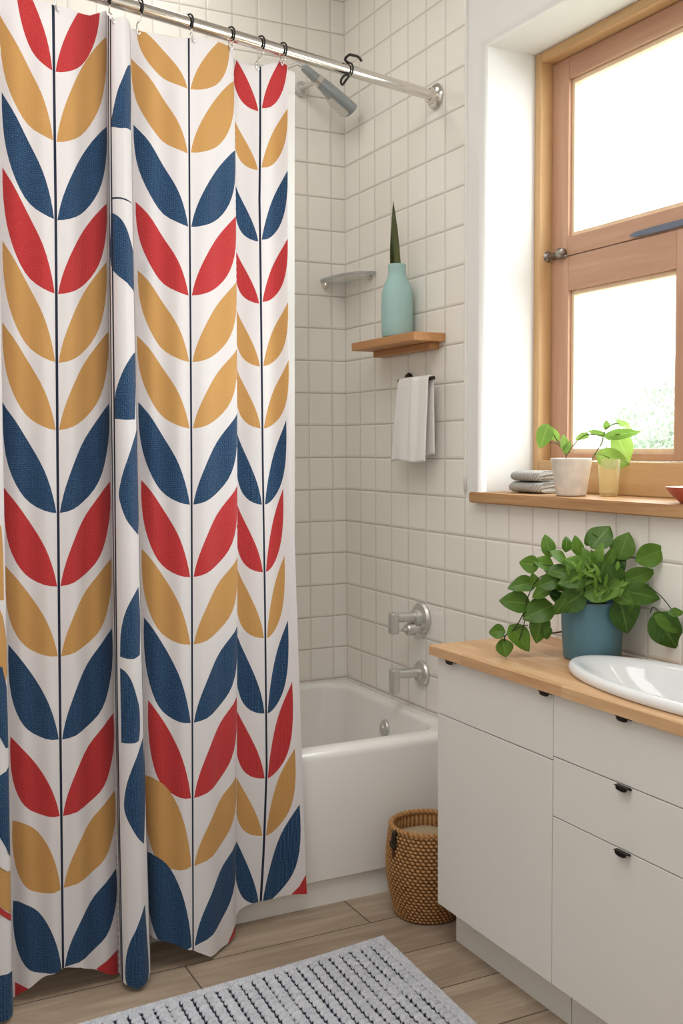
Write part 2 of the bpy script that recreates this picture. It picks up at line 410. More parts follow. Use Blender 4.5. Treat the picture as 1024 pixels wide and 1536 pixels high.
# window
win = thing('window_1', (.2, -1.6, 1.222), 'pine framed window in a deep white recess above the sink', 'window'); structure(win)
FX0, FX1 = .2, .285
fr = link('window_frame', boxo(FX0, FX1, OY0 - .031, OY0 - .001, 1.256, 2.634, .004), M['frame_z'], win)
link('window_frame', boxo(FX0, FX1, OY1 + .001, OY1 + .031, 1.256, 2.634, .004), M['frame_z'], win)
link('window_frame', boxo(FX0, FX1, OY1 + .031, OY0 - .031, 2.603, 2.634, .004), M['frame_y'], win)
link('window_frame', boxo(FX0, FX1, OY1 + .031, OY0 - .031, 1.256, 1.353, .004), M['frame_y'], win)
def sash(y0, y1, z0, z1, wl, wr, wt, wb):
    """y0 > y1; stiles and rails with a stepped glazing bead and one pane"""
    X0, X1 = .246, .284
    s = link('sash', boxo(X0, X1, y0 - wl, y0, z0, z1, .003), M['pine_z'], win)
    link('stile', boxo(X0, X1, y1, y1 + wr, z0, z1, .003), M['pine_z'], s)
    link('rail', boxo(X0, X1, y1 + wr, y0 - wl, z1 - wt, z1, .003), M['pine_y'], s)
    link('rail', boxo(X0, X1, y1 + wr, y0 - wl, z0, z0 + wb, .003), M['pine_y'], s)
    g0, g1, h0, h1 = y0 - wl, y1 + wr, z0 + wb, z1 - wt; bd = .014
    bb = nb()
    box(bb, .258, .283, g0 - bd, g0, h0, h1, .002); box(bb, .258, .283, g1, g1 + bd, h0, h1, .002)
    box(bb, .258, .283, g1 + bd, g0 - bd, h1 - bd, h1, .002); box(bb, .258, .283, g1 + bd, g0 - bd, h0, h0 + bd, .002)
    link('glazing_bead', bb, M['bead'], s)
    link('pane', boxo(.268, .272, g1 + bd - .004, g0 - bd + .004, h0 + bd - .004, h1 - bd + .004), M['pane'], s)
    return s
up = sash(-.970, -2.260, 1.994, 2.601, .080, .080, .066, .058)
lo1 = sash(-.970, -1.612, 1.355, 1.991, .084, .095, .106, .022)
lo2 = sash(-1.615, -2.260, 1.355, 1.991, .095, .084, .106, .022)
# stay bar on the upper sash
sb = nb(); L = .62
pr_ = [(0, .008), (.02, .013), (.10, .015), (.42, .014), (.60, .011), (.62, .006)]
loft(sb, [[(.238, -1.34 - s_, 1.998 + .006 * 0 - h_ + .012), (.238, -1.34 - s_, 1.998 + h_), (.245, -1.34 - s_, 1.998 + h_), (.245, -1.34 - s_, 1.998 - h_ + .012)] for s_, h_ in pr_], True, True)
st = link('stay_bar', sb, M['staybar'], win); st['label'] = 'blue grey steel stay bar on the upper sash'
cb = nb()
lathe(cb, [(.004, -.034), (.016, -.030), (.021, -.018), (.016, -.006), (.0085, -.002), (.0085, .036), (.013, .042), (.0185, .054), (.015, .068), (.004, .072)], (.232, -.978, 2.002), (0, -1, 0), 20)
lathe(cb, [(.006, 0), (.006, .034)], (.228, -1.035, 2.002), (1, 0, .0), 12)
ct = link('sash_catch', cb, M['aged'], win, smooth=40); ct['label'] = 'silvery metal double knob catch on the frame'
# oak sill: its nose runs past the recess on the left
b = prism(nb(), [(-.032, -.914), (-.0012, -.914), (-.0012, -.9385), (.284, -.9385), (.284, -2.2915), (-.032, -2.2915)][::-1], 1.2225, 1.2555, .0035)
link('window_sill', b, M['sillwood'], win)

# outdoors
structure(link('ground', boxo(.6, 14, -8, 12, -.6, -.5), simple('lawn', (150, 152, 140), .9, .1, var=.2, scale=4)))

# ------------------------------------------------------------------ curtain data: (cloth coordinate, x/y at the top, middle and bottom)
CURTAIN_PROFILE = [
    (-80, -1.5995, -1.0562, -1.6081, -1.0741, -1.6279, -1.0748),
    (-45, -1.5524, -1.0898, -1.5554, -1.1056, -1.5839, -1.1145),
    (-20, -1.5072, -1.1038, -1.5122, -1.1198, -1.5337, -1.1305),
    (-7, -1.4786, -1.0919, -1.4876, -1.1091, -1.502, -1.1191),
    (-3, -1.4706, -1.0599, -1.4794, -1.0778, -1.4895, -1.0835),
    (0, -1.4665, -1.0239, -1.4752, -1.0425, -1.4859, -1.0438),
    (4, -1.4597, -1.0103, -1.4715, -1.0299, -1.4785, -1.0291),
    (25, -1.4304, -1.0211, -1.4418, -1.0415, -1.4518, -1.0448),
    (50, -1.3877, -1.0288, -1.4002, -1.0507, -1.4131, -1.0586),
    (84, -1.3285, -1.0284, -1.3437, -1.053, -1.3617, -1.0686),
    (110, -1.2792, -1.0045, -1.299, -1.0382, -1.3178, -1.0617),
    (140, -1.2209, -0.9703, -1.2428, -1.0155, -1.2573, -1.0479),
    (157, -1.1818, -0.9448, -1.2071, -0.9977, -1.222, -1.0345),
    (163, -1.1693, -0.9298, -1.1933, -0.9849, -1.2064, -1.0226),
    (165, -1.1707, -0.9421, -1.1947, -0.9972, -1.2067, -1.037),
    (167, -1.1753, -0.9632, -1.1993, -1.0178, -1.2111, -1.0599),
    (170, -1.1809, -0.9946, -1.2048, -1.0487, -1.2178, -1.0942),
    (180, -1.1714, -1.0173, -1.1926, -1.0737, -1.2034, -1.1212),
    (190, -1.1527, -1.0178, -1.1724, -1.0755, -1.1782, -1.1249),
    (199, -1.1316, -0.9976, -1.148, -1.0567, -1.1532, -1.1062),
    (204, -1.1154, -0.9587, -1.1311, -1.0195, -1.1319, -1.0652),
    (207, -1.1083, -0.927, -1.1231, -0.9885, -1.1234, -1.0309),
    (210, -1.1021, -0.9175, -1.1188, -0.9799, -1.1226, -1.0218),
    (225, -1.074, -0.9327, -1.0952, -0.998, -1.1114, -1.0457),
    (250, -1.025, -0.9388, -1.0493, -1.0086, -1.0727, -1.0632),
    (287, -0.9463, -0.9337, -0.98, -1.0116, -1.0148, -1.0741),
    (315, -0.8827, -0.9122, -0.9185, -0.9876, -0.9533, -1.0456),
    (338, -0.8269, -0.8827, -0.8575, -0.9542, -0.9015, -1.0112),
    (350, -0.7945, -0.8548, -0.8236, -0.9254, -0.8674, -0.9794),
    (354, -0.7801, -0.8333, -0.8106, -0.9049, -0.8524, -0.9563),
    (356.5, -0.7733, -0.8157, -0.8041, -0.8881, -0.8453, -0.9379),
    (359, -0.773, -0.8096, -0.8039, -0.8825, -0.8426, -0.931),
    (364, -0.7643, -0.8135, -0.7972, -0.886, -0.8311, -0.9331),
    (378, -0.7295, -0.8191, -0.7659, -0.8898, -0.797, -0.9356),
    (392, -0.694, -0.8184, -0.725, -0.886, -0.7579, -0.9319),
    (410, -0.6534, -0.8166, -0.6853, -0.8863, -0.7011, -0.9328),
    (424, -0.6241, -0.8175, -0.6568, -0.8887, -0.648, -0.9343),
    (433, -0.6065, -0.8212, -0.6419, -0.8936, -0.6182, -0.9404),
]
LEAVES = [
    ('R', 82.6, 2.328, 33.1, 2.579, 0),
    ('R', 87.2, 2.327, 152.5, 2.586, 0),
    ('M', 82.7, 2.158, 8.8, 2.451, 0),
    ('M', 87.4, 2.156, 161, 2.468, 0),
    ('B', 82.7, 1.966, 11.4, 2.264, 0),
    ('B', 87.5, 1.964, 160.8, 2.234, 0),
    ('R', 82.3, 1.783, 10.7, 2.084, 0),
    ('R', 87.1, 1.782, 160, 2.034, 0),
    ('M', 81.9, 1.614, 9, 1.907, 0),
    ('M', 86.7, 1.612, 159.3, 1.882, 0),
    ('M', 81.5, 1.445, 6.7, 1.709, 0),
    ('M', 86.4, 1.445, 161, 1.703, 0),
    ('B', 81.2, 1.238, 4.2, 1.514, 0),
    ('B', 86.2, 1.238, 160.9, 1.516, 0),
    ('R', 81.1, 1.054, 4, 1.305, 0),
    ('R', 86.1, 1.054, 161, 1.313, 0),
    ('M', 81, 0.878, 4, 1.112, 0),
    ('M', 86, 0.877, 161, 1.111, 0),
    ('B', 81, 0.667, 7.5, 0.914, 0),
    ('B', 86.2, 0.665, 161, 0.928, 0),
    ('R', 81.2, 0.471, 8, 0.682, 0),
    ('R', 86.3, 0.469, 161, 0.705, 0),
    ('M', 81.3, 0.282, 8.6, 0.467, 1),
    ('M', 86.5, 0.284, 161, 0.5, 0),
    ('B', 81.5, 0.074, 6.9, 0.261, 1),
    ('B', 86.8, 0.078, 161, 0.292, 0),
    ('M', 284.3, 2.364, 217.7, 2.515, 0),
    ('M', 288.8, 2.365, 347.3, 2.564, 0),
    ('M', 284.3, 2.189, 210.3, 2.429, 0),
    ('M', 288.8, 2.194, 353.4, 2.439, 0),
    ('B', 284.3, 1.992, 212.5, 2.254, 0),
    ('B', 288.8, 1.993, 354, 2.243, 0),
    ('R', 284.3, 1.807, 213.5, 2.05, 0),
    ('R', 288.9, 1.808, 354, 2.055, 0),
    ('M', 284.4, 1.629, 214.7, 1.869, 0),
    ('M', 289, 1.629, 354, 1.869, 0),
    ('M', 284.5, 1.451, 212.2, 1.697, 0),
    ('M', 289.2, 1.451, 354, 1.678, 0),
    ('B', 284.4, 1.247, 212.4, 1.521, 0),
    ('B', 289.1, 1.247, 354, 1.496, 0),
    ('R', 284.2, 1.053, 214.3, 1.315, 0),
    ('R', 289, 1.053, 353.8, 1.292, 0),
    ('M', 284, 0.873, 213.4, 1.133, 0),
    ('M', 288.8, 0.872, 353.6, 1.088, 0),
    ('B', 283.8, 0.663, 214.5, 0.951, 0),
    ('B', 288.7, 0.662, 353.9, 0.895, 0),
    ('R', 283.6, 0.461, 218.4, 0.731, 0),
    ('R', 288.6, 0.459, 352.9, 0.694, 0),
    ('M', 283.4, 0.278, 210, 0.527, 1),
    ('M', 288.5, 0.276, 352.5, 0.471, 0),
    ('B', 283.4, 0.061, 210, 0.32, 1),
    ('B', 288.6, 0.059, 353.7, 0.279, 0),
    ('R', 389.6, 2.37, 360, 2.54, 0),
    ('R', 394, 2.38, 433, 2.569, 0),
    ('M', 388.3, 2.198, 360, 2.347, 0),
    ('M', 392.5, 2.207, 433, 2.39, 0),
    ('B', 388, 1.992, 360, 2.165, 0),
    ('B', 392, 1.998, 433, 2.207, 0),
    ('R', 388.5, 1.813, 360, 1.978, 0),
    ('R', 392.5, 1.819, 433, 2.008, 0),
    ('M', 389, 1.632, 360, 1.812, 0),
    ('M', 393.1, 1.634, 433, 1.823, 0),
    ('M', 389.6, 1.454, 360, 1.644, 0),
    ('M', 393.7, 1.454, 433, 1.654, 0),
    ('B', 390.7, 1.234, 360, 1.463, 0),
    ('B', 394.8, 1.234, 427, 1.479, 0),
    ('R', 391.8, 1.039, 360, 1.257, 0),
    ('R', 396, 1.039, 420.9, 1.279, 0),
    ('M', 392.9, 0.848, 360, 1.072, 0),
    ('M', 397, 0.847, 421.1, 1.084, 0),
    ('B', 393.6, 0.629, 360, 0.881, 0),
    ('B', 397.6, 0.627, 423.7, 0.895, 0),
    ('R', 393.7, 0.44, 360, 0.661, 0),
    ('R', 397.5, 0.438, 426.8, 0.714, 0),
    ('M', 391.4, 0.273, 360, 0.465, 0),
    ('M', 395.1, 0.271, 427.3, 0.516, 0),
    ('B', 387.9, 0.075, 360, 0.282, 0),
    ('B', 391.6, 0.073, 430, 0.349, 0),
]
FOLD_SHAPES = {'B': [[[196.9, 2.373], [189.2, 2.335], [182.0, 2.296], [175.5, 2.246], [173.5, 2.214], [186.0, 2.208], [200.7, 2.215], [205.0, 2.394]], [[172.3, 1.998], [184.6, 1.98], [192.6, 1.953], [198.7, 1.923], [205.0, 1.89], [205.0, 1.838], [205.0, 1.8], [191.6, 1.818], [171.5, 1.865]], [[199.7, 1.643], [190.1, 1.615], [181.6, 1.58], [175.9, 1.547], [174.0, 1.513], [173.8, 1.474], [187.5, 1.471], [199.8, 1.473], [205.0, 1.647]], [[205.0, 1.461], [196.6, 1.417], [188.2, 1.369], [181.3, 1.327], [177.3, 1.288], [178.8, 1.259], [185.5, 1.22], [192.9, 1.196], [201.4, 1.174], [205.0, 1.316]], [[199.6, 1.042], [189.7, 1.013], [181.7, 0.976], [177.0, 0.932], [175.8, 0.869], [184.0, 0.864], [191.2, 0.862], [199.4, 0.865], [201.6, 0.954]], [[175.6, 0.84], [182.1, 0.83], [187.9, 0.808], [193.4, 0.768], [197.1, 0.731], [197.5, 0.691], [196.3, 0.657], [192.9, 0.647], [175.6, 0.648]], [[201.3, 0.65], [195.1, 0.624], [187.3, 0.586], [180.0, 0.536], [177.2, 0.493], [178.5, 0.464], [184.5, 0.432], [190.3, 0.404], [198.8, 0.375], [202.7, 0.514]], [[197.8, 0.22], [191.6, 0.194], [186.6, 0.163], [179.1, 0.121], [175.8, 0.077], [176.0, 0.023], [183.3, 0.012], [189.6, 0.011], [198.6, 0.015], [200.5, 0.046], [199.2, 0.139]]], 'N': [[[172.5, 2.035], [185.0, 2.033], [193.2, 2.03], [200.9, 2.029], [202.6, 2.028], [193.2, 2.026], [185.0, 2.029], [172.5, 2.03]]]}
HEM_SHAPES = [('M', [[-16.3, 1.231], [-9.5, 1.214], [-7.5, 1.149], [-7.6, 1.037], [-17.8, 1.04]]), ('M', [[-9.6, 0.998], [-4.0, 0.936], [-4.0, 0.855], [-10.9, 0.813], [-18.9, 0.864], [-17.8, 1.04]]), ('B', [[-11.3, 0.878], [-5.7, 0.826], [-4.0, 0.748], [-4.0, 0.671], [-8.5, 0.679], [-21.2, 0.736], [-20.4, 0.88]]), ('B', [[-18.5, 0.614], [-4.0, 0.625], [-4.0, 0.402], [-10.0, 0.438], [-19.1, 0.476]]), ('M', [[-20.8, 0.402], [-4.0, 0.366], [-4.0, 0.259], [-9.3, 0.279], [-21.1, 0.305]]), ('R', [[-21.1, 0.304], [-9.3, 0.277], [-4.0, 0.257], [-4.0, 0.24], [-10.8, 0.264], [-21.1, 0.287]]), ('B', [[-21.3, 0.125], [-10.0, 0.124], [-4.0, 0.115], [-4.0, -0.063], [-21.4, -0.032]]), ('R', [[7.4, 0.049], [29.1, 0.037], [18.9, 0.014], [6.5, -0.017]]), ('R', [[132.7, 0.046], [146.8, 0.062], [161.0, 0.075], [161.0, -0.015], [151.1, 0.009]]), ('R', [[210.0, 0.095], [233.4, 0.084], [222.6, 0.061], [210.0, 0.032]]), ('R', [[329.0, -0.002], [342.7, 0.012], [354.0, 0.045], [354.0, -0.015], [343.9, -0.013]]), ('R', [[419.2, 0.077], [426.5, 0.101], [433.0, 0.137], [433.0, 0.076], [427.3, 0.074]])]
TOP_EDGE = [[-14.6, 2.472], [10.2, 2.492], [48.1, 2.49], [66.6, 2.49], [86.6, 2.487], [104.0, 2.494], [121.0, 2.493], [139.0, 2.5], [152.3, 2.519], [161.0, 2.536], [173.7, 2.485], [182.2, 2.487], [191.7, 2.494], [201.4, 2.497], [213.5, 2.508], [223.3, 2.498], [234.8, 2.495], [266.1, 2.493], [286.6, 2.502], [302.4, 2.515], [321.9, 2.52], [342.5, 2.524], [353.0, 2.534], [364.0, 2.511], [376.4, 2.502], [392.9, 2.501], [407.1, 2.517], [421.9, 2.53], [431.9, 2.518]]
HEM_EDGE = [[-17.3, -0.052], [7.6, -0.014], [29.1, 0.037], [57.4, 0.064], [84.1, 0.077], [110.1, 0.069], [132.7, 0.044], [160.1, -0.01], [172.3, 0.022], [186.4, 0.009], [197.8, 0.017], [203.1, 0.024], [216.6, 0.092], [232.4, 0.09], [258.0, 0.069], [286.0, 0.05], [311.8, 0.012], [329.0, -0.004], [342.9, -0.013], [352.9, 0.018], [364.0, 0.066], [374.0, 0.074], [389.8, 0.082], [410.1, 0.079], [432.9, 0.078]]
STEM_LINES = [(5.0, [[84.0, 2.507], [84.7, 2.475], [85.2, 2.012], [83.8, 1.371], [83.5, 0.852], [84.1, 0.077]]), (3.4, [[286.6, 2.502], [286.5, 2.064], [286.9, 1.367], [286.4, 0.814], [286.0, 0.05]]), (3.2, [[392.9, 2.505], [389.7, 2.113], [391.9, 1.363], [394.7, 0.9], [396.1, 0.472], [392.5, 0.219], [389.8, 0.08]])]

# ------------------------------------------------------------------ bathtub
ZT, TY, TX = .4848, -.892, -1.757
tub = thing('bathtub', (-.88, -.45, 0), 'long white built-in bathtub with rounded rim and straight apron along the tiled wall', 'bathtub')
X0, X1, Y0, Y1 = TX, -.0015, TY, -.0015
def ring(i, z, r): return rrect(X0 + i, X1 - i, Y0 + i, Y1 - i, r, z)
def inner(l, r_, f, bk, z, rad): return rrect(X0 + l, X1 - r_, Y0 + f, Y1 - bk, rad, z)
loops = [ring(.0, .085, .012), ring(0, ZT - .03, .012)]
for k in range(1, 6):
    a = PI / 2 * k / 5; loops.append(ring(.028 * (1 - math.cos(a)), ZT - .028 + .028 * math.sin(a), .012 + .02 * k / 5))
loops.append(inner(.07, .055, .052, .045, ZT, .10))
for k in range(1, 6):
    a = PI / 2 * k / 5; q = .020 * math.sin(a); loops.append(inner(.07 + q, .055 + q, .052 + q, .045 + q, ZT - .020 * (1 - math.cos(a)), .10))
loops += [inner(.12, .084, .08, .07, ZT - .06, .10), inner(.20, .11, .10, .09, .25, .11), inner(.26, .135, .125, .115, .13, .13), inner(.30, .17, .16, .15, .10, .13), inner(.5, .3, .28, .26, .092, .1)]
link('tub_shell', loft(nb(), loops, True, True), M['porcelain'], tub, smooth=40)
link('plinth', boxo(X0, X1, Y0 + .015, Y1, .0, .0845), M['porcelain'], tub)
ov = nb(); lathe(ov, [(.006, .0), (.030, .0), (.031, .006), (.027, .013), (.012, .017), (.010, .022), (.003, .023)], (-.0865, -.475, .40), (-1, 0, .12), 28)
for v_ in ov.verts: v_.co = Vector(v_.co)
link('overflow_cover', ov, M['nickel'], tub, smooth=40)['label'] = 'round satin metal overflow cover'

# ------------------------------------------------------------------ taps on the tiled wall
def bath_tap(name, cy, cz, label, plate, spout, drop, rr, cat):
    o = thing(name, (0, cy, cz), label, cat)
    b = nb(); lathe(b, plate, (-.0008, cy, cz), (-1, 0, 0), 36)
    link('wall_plate', b, M['nickel'], o, smooth=35)
    b = nb()
    pts = [(-.012, cy, cz + .004), (-spout * .5, cy, cz + .006), (-spout + .012, cy, cz + .008)]
    tube(b, pts, [rr * 1.18, rr * 1.05, rr], 20)
    link('spout', b, M['nickel'], o, smooth=40)
    # square-shouldered end piece turned down
    b = nb(); e = rr * 1.0
    box(b, -spout - e * .85, -spout + e * .85, cy - e, cy + e, cz - drop, cz + .008 + rr * 1.05, .007, 3)
    link('outlet', b, M['nickel'], o, smooth=40)
    return o
t1 = bath_tap('bath_tap', -.585, .805, 'upper satin wall tap with large rounded plate above the bath', [(.01, 0), (.054, 0), (.056, .008), (.050, .016), (.030, .020), (.028, .04), (.004, .041)], .118, .048, .0165, 'tap')
b = nb(); lathe(b, [(.02, 0), (.022, .003), (.022, .05), (.018, .056), (.004, .058)], (-.012, -.585, .768), (-1, 0, 0), 24)
link('control_knob', b, M['nickel'], t1, smooth=40)
b = nb(); tube(b, [(-.05, -.585, .768), (-.082, -.585, .768)], .007, 10); lathe(b, [(.003, 0), (.011, .003), (.011, .012), (.003, .014)], (-.035, -.60, .748), (0, -1, -.3), 14)
link('diverter', b, M['nickel'], t1, smooth=40)
bath_tap('bath_spout', -.585, .610, 'lower satin bath spout with round plate just above the tub rim', [(.01, 0), (.044, 0), (.046, .007), (.041, .014), (.024, .018), (.022, .03), (.004, .031)], .116, .060, .0165, 'spout')

# ------------------------------------------------------------------ shower rod, hooks, liner
def rod_at(x, dz=0): return Vector((x, -.673 + .2427 * x, 2.555 + dz))
rd = thing('shower_rod', rod_at(-.9), 'polished steel shower rod running from the curtain to the tiled right wall', 'shower rod')
link('rod', tube(nb(), [rod_at(-.004), rod_at(-.9), rod_at(-1.756)], .0175, 24), M['chrome_rod'], rd, smooth=40)
dirr = (rod_at(-1) - rod_at(0)).normalized()
for x_, s_, nx in ((-.001, 1, -1), (-1.759, -1, 1)):
    b = nb(); lathe(b, [(.012, 0), (.040, 0), (.042, .005), (.037, .012), (.026, .016), (.024, .032), (.020, .036), (.0178, .037)], rod_at(x_), (nx, 0, 0), 32)
    link('flange', b, M['chrome_rod'], rd, smooth=35)
def hook(x, ztop, y_c, label, group, wire=True):
    c = rod_at(x); o = thing('curtain_hook', c + Vector((0, 0, .02)), label, 'curtain hook', group)
    side = Vector((-dirr.y, dirr.x, 0)); side = side if side.y < 0 else -side   # towards the room
    pts = []
    for k in range(15):
        a = math.radians(-52 + 232 * k / 14); pts.append(c + side * (.0225 * math.cos(a)) + Vector((0, 0, .0225 * math.sin(a))))
    link('ring', tube(nb(), catmull(pts, 3), .0027, 8), M['black'], o, smooth=True)
    if wire:
        p0 = pts[0]; end = Vector((x, y_c, ztop))
        mid = (p0 + end) / 2
        w = catmull([p0, p0 + Vector((.0, .002, -.012)), mid + Vector((-.007, -.004, -.004)), end + Vector((-.004, 0, .012)), end + Vector((0, .0, -.008)), end + Vector((.006, .0, -.002))], 6)
        link('wire', tube(nb(), w, .0020, 8), M['chrome_rod'], o, smooth=True)
    return o

# --- curtain surface: plan positions of the cloth at three heights, as functions of the cloth coordinate a (units of about 2 mm)
ZL = (2.5, 1.4, .05)
KN = [r[0] for r in CURTAIN_PROFILE]
def slopes(ys):
    n = len(KN); h = [KN[i + 1] - KN[i] for i in range(n - 1)]; d = [(ys[i + 1] - ys[i]) / h[i] for i in range(n - 1)]
    m = [d[0]] + [0 if d[i - 1] * d[i] <= 0 else 2 * d[i - 1] * d[i] / (d[i - 1] + d[i]) for i in range(1, n - 1)] + [d[-1]]
    return m
YS = [[r[k] for r in CURTAIN_PROFILE] for k in range(1, 7)]; MS = [slopes(y) for y in YS]
import bisect
def cloth(a, z):
    a = min(max(a, KN[0]), KN[-1]); i = min(max(bisect.bisect_right(KN, a) - 1, 0), len(KN) - 2)
    h = KN[i + 1] - KN[i]; s = (a - KN[i]) / h
    c0, c1, c2, c3 = 2 * s**3 - 3 * s**2 + 1, (s**3 - 2 * s**2 + s) * h, -2 * s**3 + 3 * s**2, (s**3 - s**2) * h
    v = [c0 * YS[k][i] + c1 * MS[k][i] + c2 * YS[k][i + 1] + c3 * MS[k][i + 1] for k in range(6)]
    t = (2.5 - z) / 2.45; tm = 1.1 / 2.45
    l0 = (t - tm) * (t - 1) / tm; l1 = t * (t - 1) / (tm * (tm - 1)); l2 = t * (t - tm) / (1 - tm)
    y = v[1] * l0 + v[3] * l1 + v[5] * l2
    # soft vertical ripples in the broad panels
    y += .0055 * math.sin(a * .155 + 1.1 * math.sin(z * 1.3)) * min(1, max(0, (2.55 - z) * 4))
    return Vector((v[0] * l0 + v[2] * l1 + v[4] * l2, y, z))

def leaf_poly(B, T, blunt, f=1.0, g=0.0):
    (b0, b1), (t0, t1) = B, T; du, dv = t0 - b0, t1 - b1
    if blunt: ci, co = [(.06, .42), (.40, 1.04)], [(.58, -.09), (1.10, .06)]
    else: ci, co = [(.08 + .04 * f, .36 + .06 * g), (.57 - .06 * g, .68 + .03 * f + .09 * g)], [(.58 + .07 * f + .12 * g, .03 - .01 * g), (1.03 + .02 * f + .06 * g, .42 - .06 * f - .16 * g)]
    def bez(c1, c2, n=14):
        out = []
        for k in range(n + 1):
            t = k / n; w = (3 * t * (1 - t)**2, 3 * t * t * (1 - t), t**3)
            out.append((b0 + du * (w[0] * c1[0] + w[1] * c2[0] + w[2]), b1 + dv * (w[0] * c1[1] + w[1] * c2[1] + w[2])))
        return out
    inn, outr = bez(*ci), bez(*co)
    return inn + outr[-2:0:-1]
def ribbon(pts, w):
    P = [(p[0], p[1]) for p in pts]; sm = []
    for i in range(len(P) - 1):
        for k in range(8): t = k / 8; sm.append((P[i][0] + (P[i + 1][0] - P[i][0]) * t, P[i][1] + (P[i + 1][1] - P[i][1]) * t))
    sm.append(P[-1])
    if sm[0][1] > 2.3: sm = [(sm[0][0], 2.6)] + sm
    return [(x - w / 2, z) for x, z in sm] + [(x + w / 2, z) for x, z in sm[::-1]]
def smooth_poly(poly):
    """round the hand-set outlines a little, keeping corners sharper than 100 degrees"""
    n = len(poly); out = []
    for i in range(n):
        a, b_, c, d = (Vector((p[0], p[1] * 500)) for p in (poly[i - 1], poly[i], poly[(i + 1) % n], poly[(i + 2) % n]))
        def corner(p, q, r): return (q - p).length > 1e-6 and (r - q).length > 1e-6 and (q - p).angle(r - q) > math.radians(62)
        m0 = (c - b_) if corner(a, b_, c) else (c - a) / 2
        m1 = (c - b_) if corner(b_, c, d) else (d - b_) / 2
        for k in range(4):
            t = k / 4; q = (2*t**3-3*t*t+1) * b_ + (t**3-2*t*t+t) * m0 + (-2*t**3+3*t*t) * c + (t**3-t*t) * m1
            out.append((q.x, q.y / 500))
    return out
MATS = ['fab_w', 'fab_b', 'fab_r', 'fab_m', 'fab_s']; IDX = {'B': 1, 'R': 2, 'M': 3, 'N': 4}
shapes = [(4, [(-52.8, .005), (-51.2, .005), (-51.2, 2.6), (-52.8, 2.6)])]                                                 # (material index, outline) in painting order
for q_, (k, ba, bz, ta, tz, bl) in enumerate(LEAVES):
    fat = 1.0 if (ta > ba or ba > 300) else min(1, .3 + .09 * ((q_ % 26) // 2))
    shapes.append((IDX[k], leaf_poly((ba, bz), (ba + (ta - ba) * (1.1 if (ba > 300 and ta < ba) else 1.0), tz), bl, fat, (.35 if ba > 360 else .6) * min(1, max(0, ((q_ % 26) // 2 - 5) / 5)))))
    if 60 < ba < 100:   # the next column, on the part of the cloth gathered further left
        q2 = 1 if ta > ba else -1
        shapes.append((IDX[k], leaf_poly((-52 + q2 * 1.6, bz), (-52 + q2 * 25, min(bz + .2, tz)), 0, 1.0)))
for k, polys in FOLD_SHAPES.items():
    for q in polys: shapes.append((IDX[k], smooth_poly(q)))
for k, q in HEM_SHAPES: shapes.append((IDX[k], q))
for w, pts in STEM_LINES: shapes.append((4, ribbon(pts, w * .8)))
for a0, a1, w in ((169.3, 169.3, 2.6), (173.6, 171.9, 1.8), (203.2, 203.2, 1.5)):
    shapes.append((4, ribbon([(a0, 2.46), (a0, 1.6), (a1, .8), (a1, .02)], w)))
SC = 500.0
FLOORZ = .010
edge_t = [(KN[0], 2.475)] + [tuple(p) for p in TOP_EDGE] + [(KN[-1], 2.515)]
edge_b = [(KN[0], FLOORZ)] + [(p[0], max(p[1], FLOORZ)) for p in HEM_EDGE] + [(KN[-1], .079)]
def dense(e):
    out = []
    for (a0, z0), (a1, z1) in zip(e, e[1:]):
        n = max(1, int(abs(a1 - a0) / 3)); out += [(a0 + (a1 - a0) * k / n, z0 + (z1 - z0) * k / n) for k in range(n)]
    return out + [e[-1]]
def uniq(e):
    o = [e[0]]
    for p in e[1:]:
        if p[0] > o[-1][0] + .05: o.append(p)
    return o
edge_t, edge_b = dense(uniq(edge_t)), dense(uniq(edge_b))
def interp(e, a):
    i = min(max(bisect.bisect_right([p[0] for p in e], a) - 1, 0), len(e) - 2); (a0, z0), (a1, z1) = e[i], e[i + 1]
    return z0 + (z1 - z0) * (a - a0) / (a1 - a0)
V2, F2 = [], []
def addpoly(poly):
    if sum(p[0] * q[1] - q[0] * p[1] for p, q in zip(poly, poly[1:] + poly[:1])) < 0: poly = poly[::-1]
    s = len(V2); V2.extend(Vector((x, z * SC)) for x, z in poly); F2.append(list(range(s, s + len(poly))))
addpoly(edge_b + edge_t[::-1])
for _, q in shapes: addpoly(q)
ga = [KN[0] + 1]
while ga[-1] < KN[-1] - 2: ga.append(ga[-1] + (1.3 if (-12 < ga[-1] < 6 or 155 < ga[-1] < 214 or 346 < ga[-1] < 362) else 3.6))
for i, a in enumerate(ga):
    zb, zt = interp(edge_b, a), interp(edge_t, a); n = 130
    for k in range(1, n): V2.append(Vector((a, (zb + (zt - zb) * (k + .25 * (i % 2)) / n) * SC)))
vo, eo, fo, ov_, oe_, of_ = delaunay_2d_cdt(V2, [], F2, 1, 1e-4)
keep, mi = [], []
for f_, src in zip(fo, of_):
    if 0 not in src: continue
    top_ = max(src); keep.append(f_); mi.append(0 if top_ == 0 else shapes[top_ - 1][0])
me = bpy.data.meshes.new('shower_curtain')
P3 = [cloth(v_[0], v_[1] / SC) for v_ in vo]
me.from_pydata([tuple(q) for q in P3], [], keep)
for m_ in MATS: me.materials.append(M[m_])
me.polygons.foreach_set('material_index', mi); me.polygons.foreach_set('use_smooth', [True] * len(keep))
uvl = me.uv_layers.new(name='UVMap')
for lp in me.loops:
    a, z = vo[lp.vertex_index]; uvl.data[lp.index].uv = (a * .0021, z / SC)
nrm = []
for v_ in vo:
    a, z = v_[0], v_[1] / SC
    n_ = (cloth(a + .6, z) - cloth(a - .6, z)).cross(cloth(a, z + .01) - cloth(a, z - .01)); nrm.append(tuple(n_.normalized()))
me.normals_split_custom_set_from_vertices(nrm)
cur = bpy.data.objects.new('shower_curtain', me); COL.objects.link(cur)
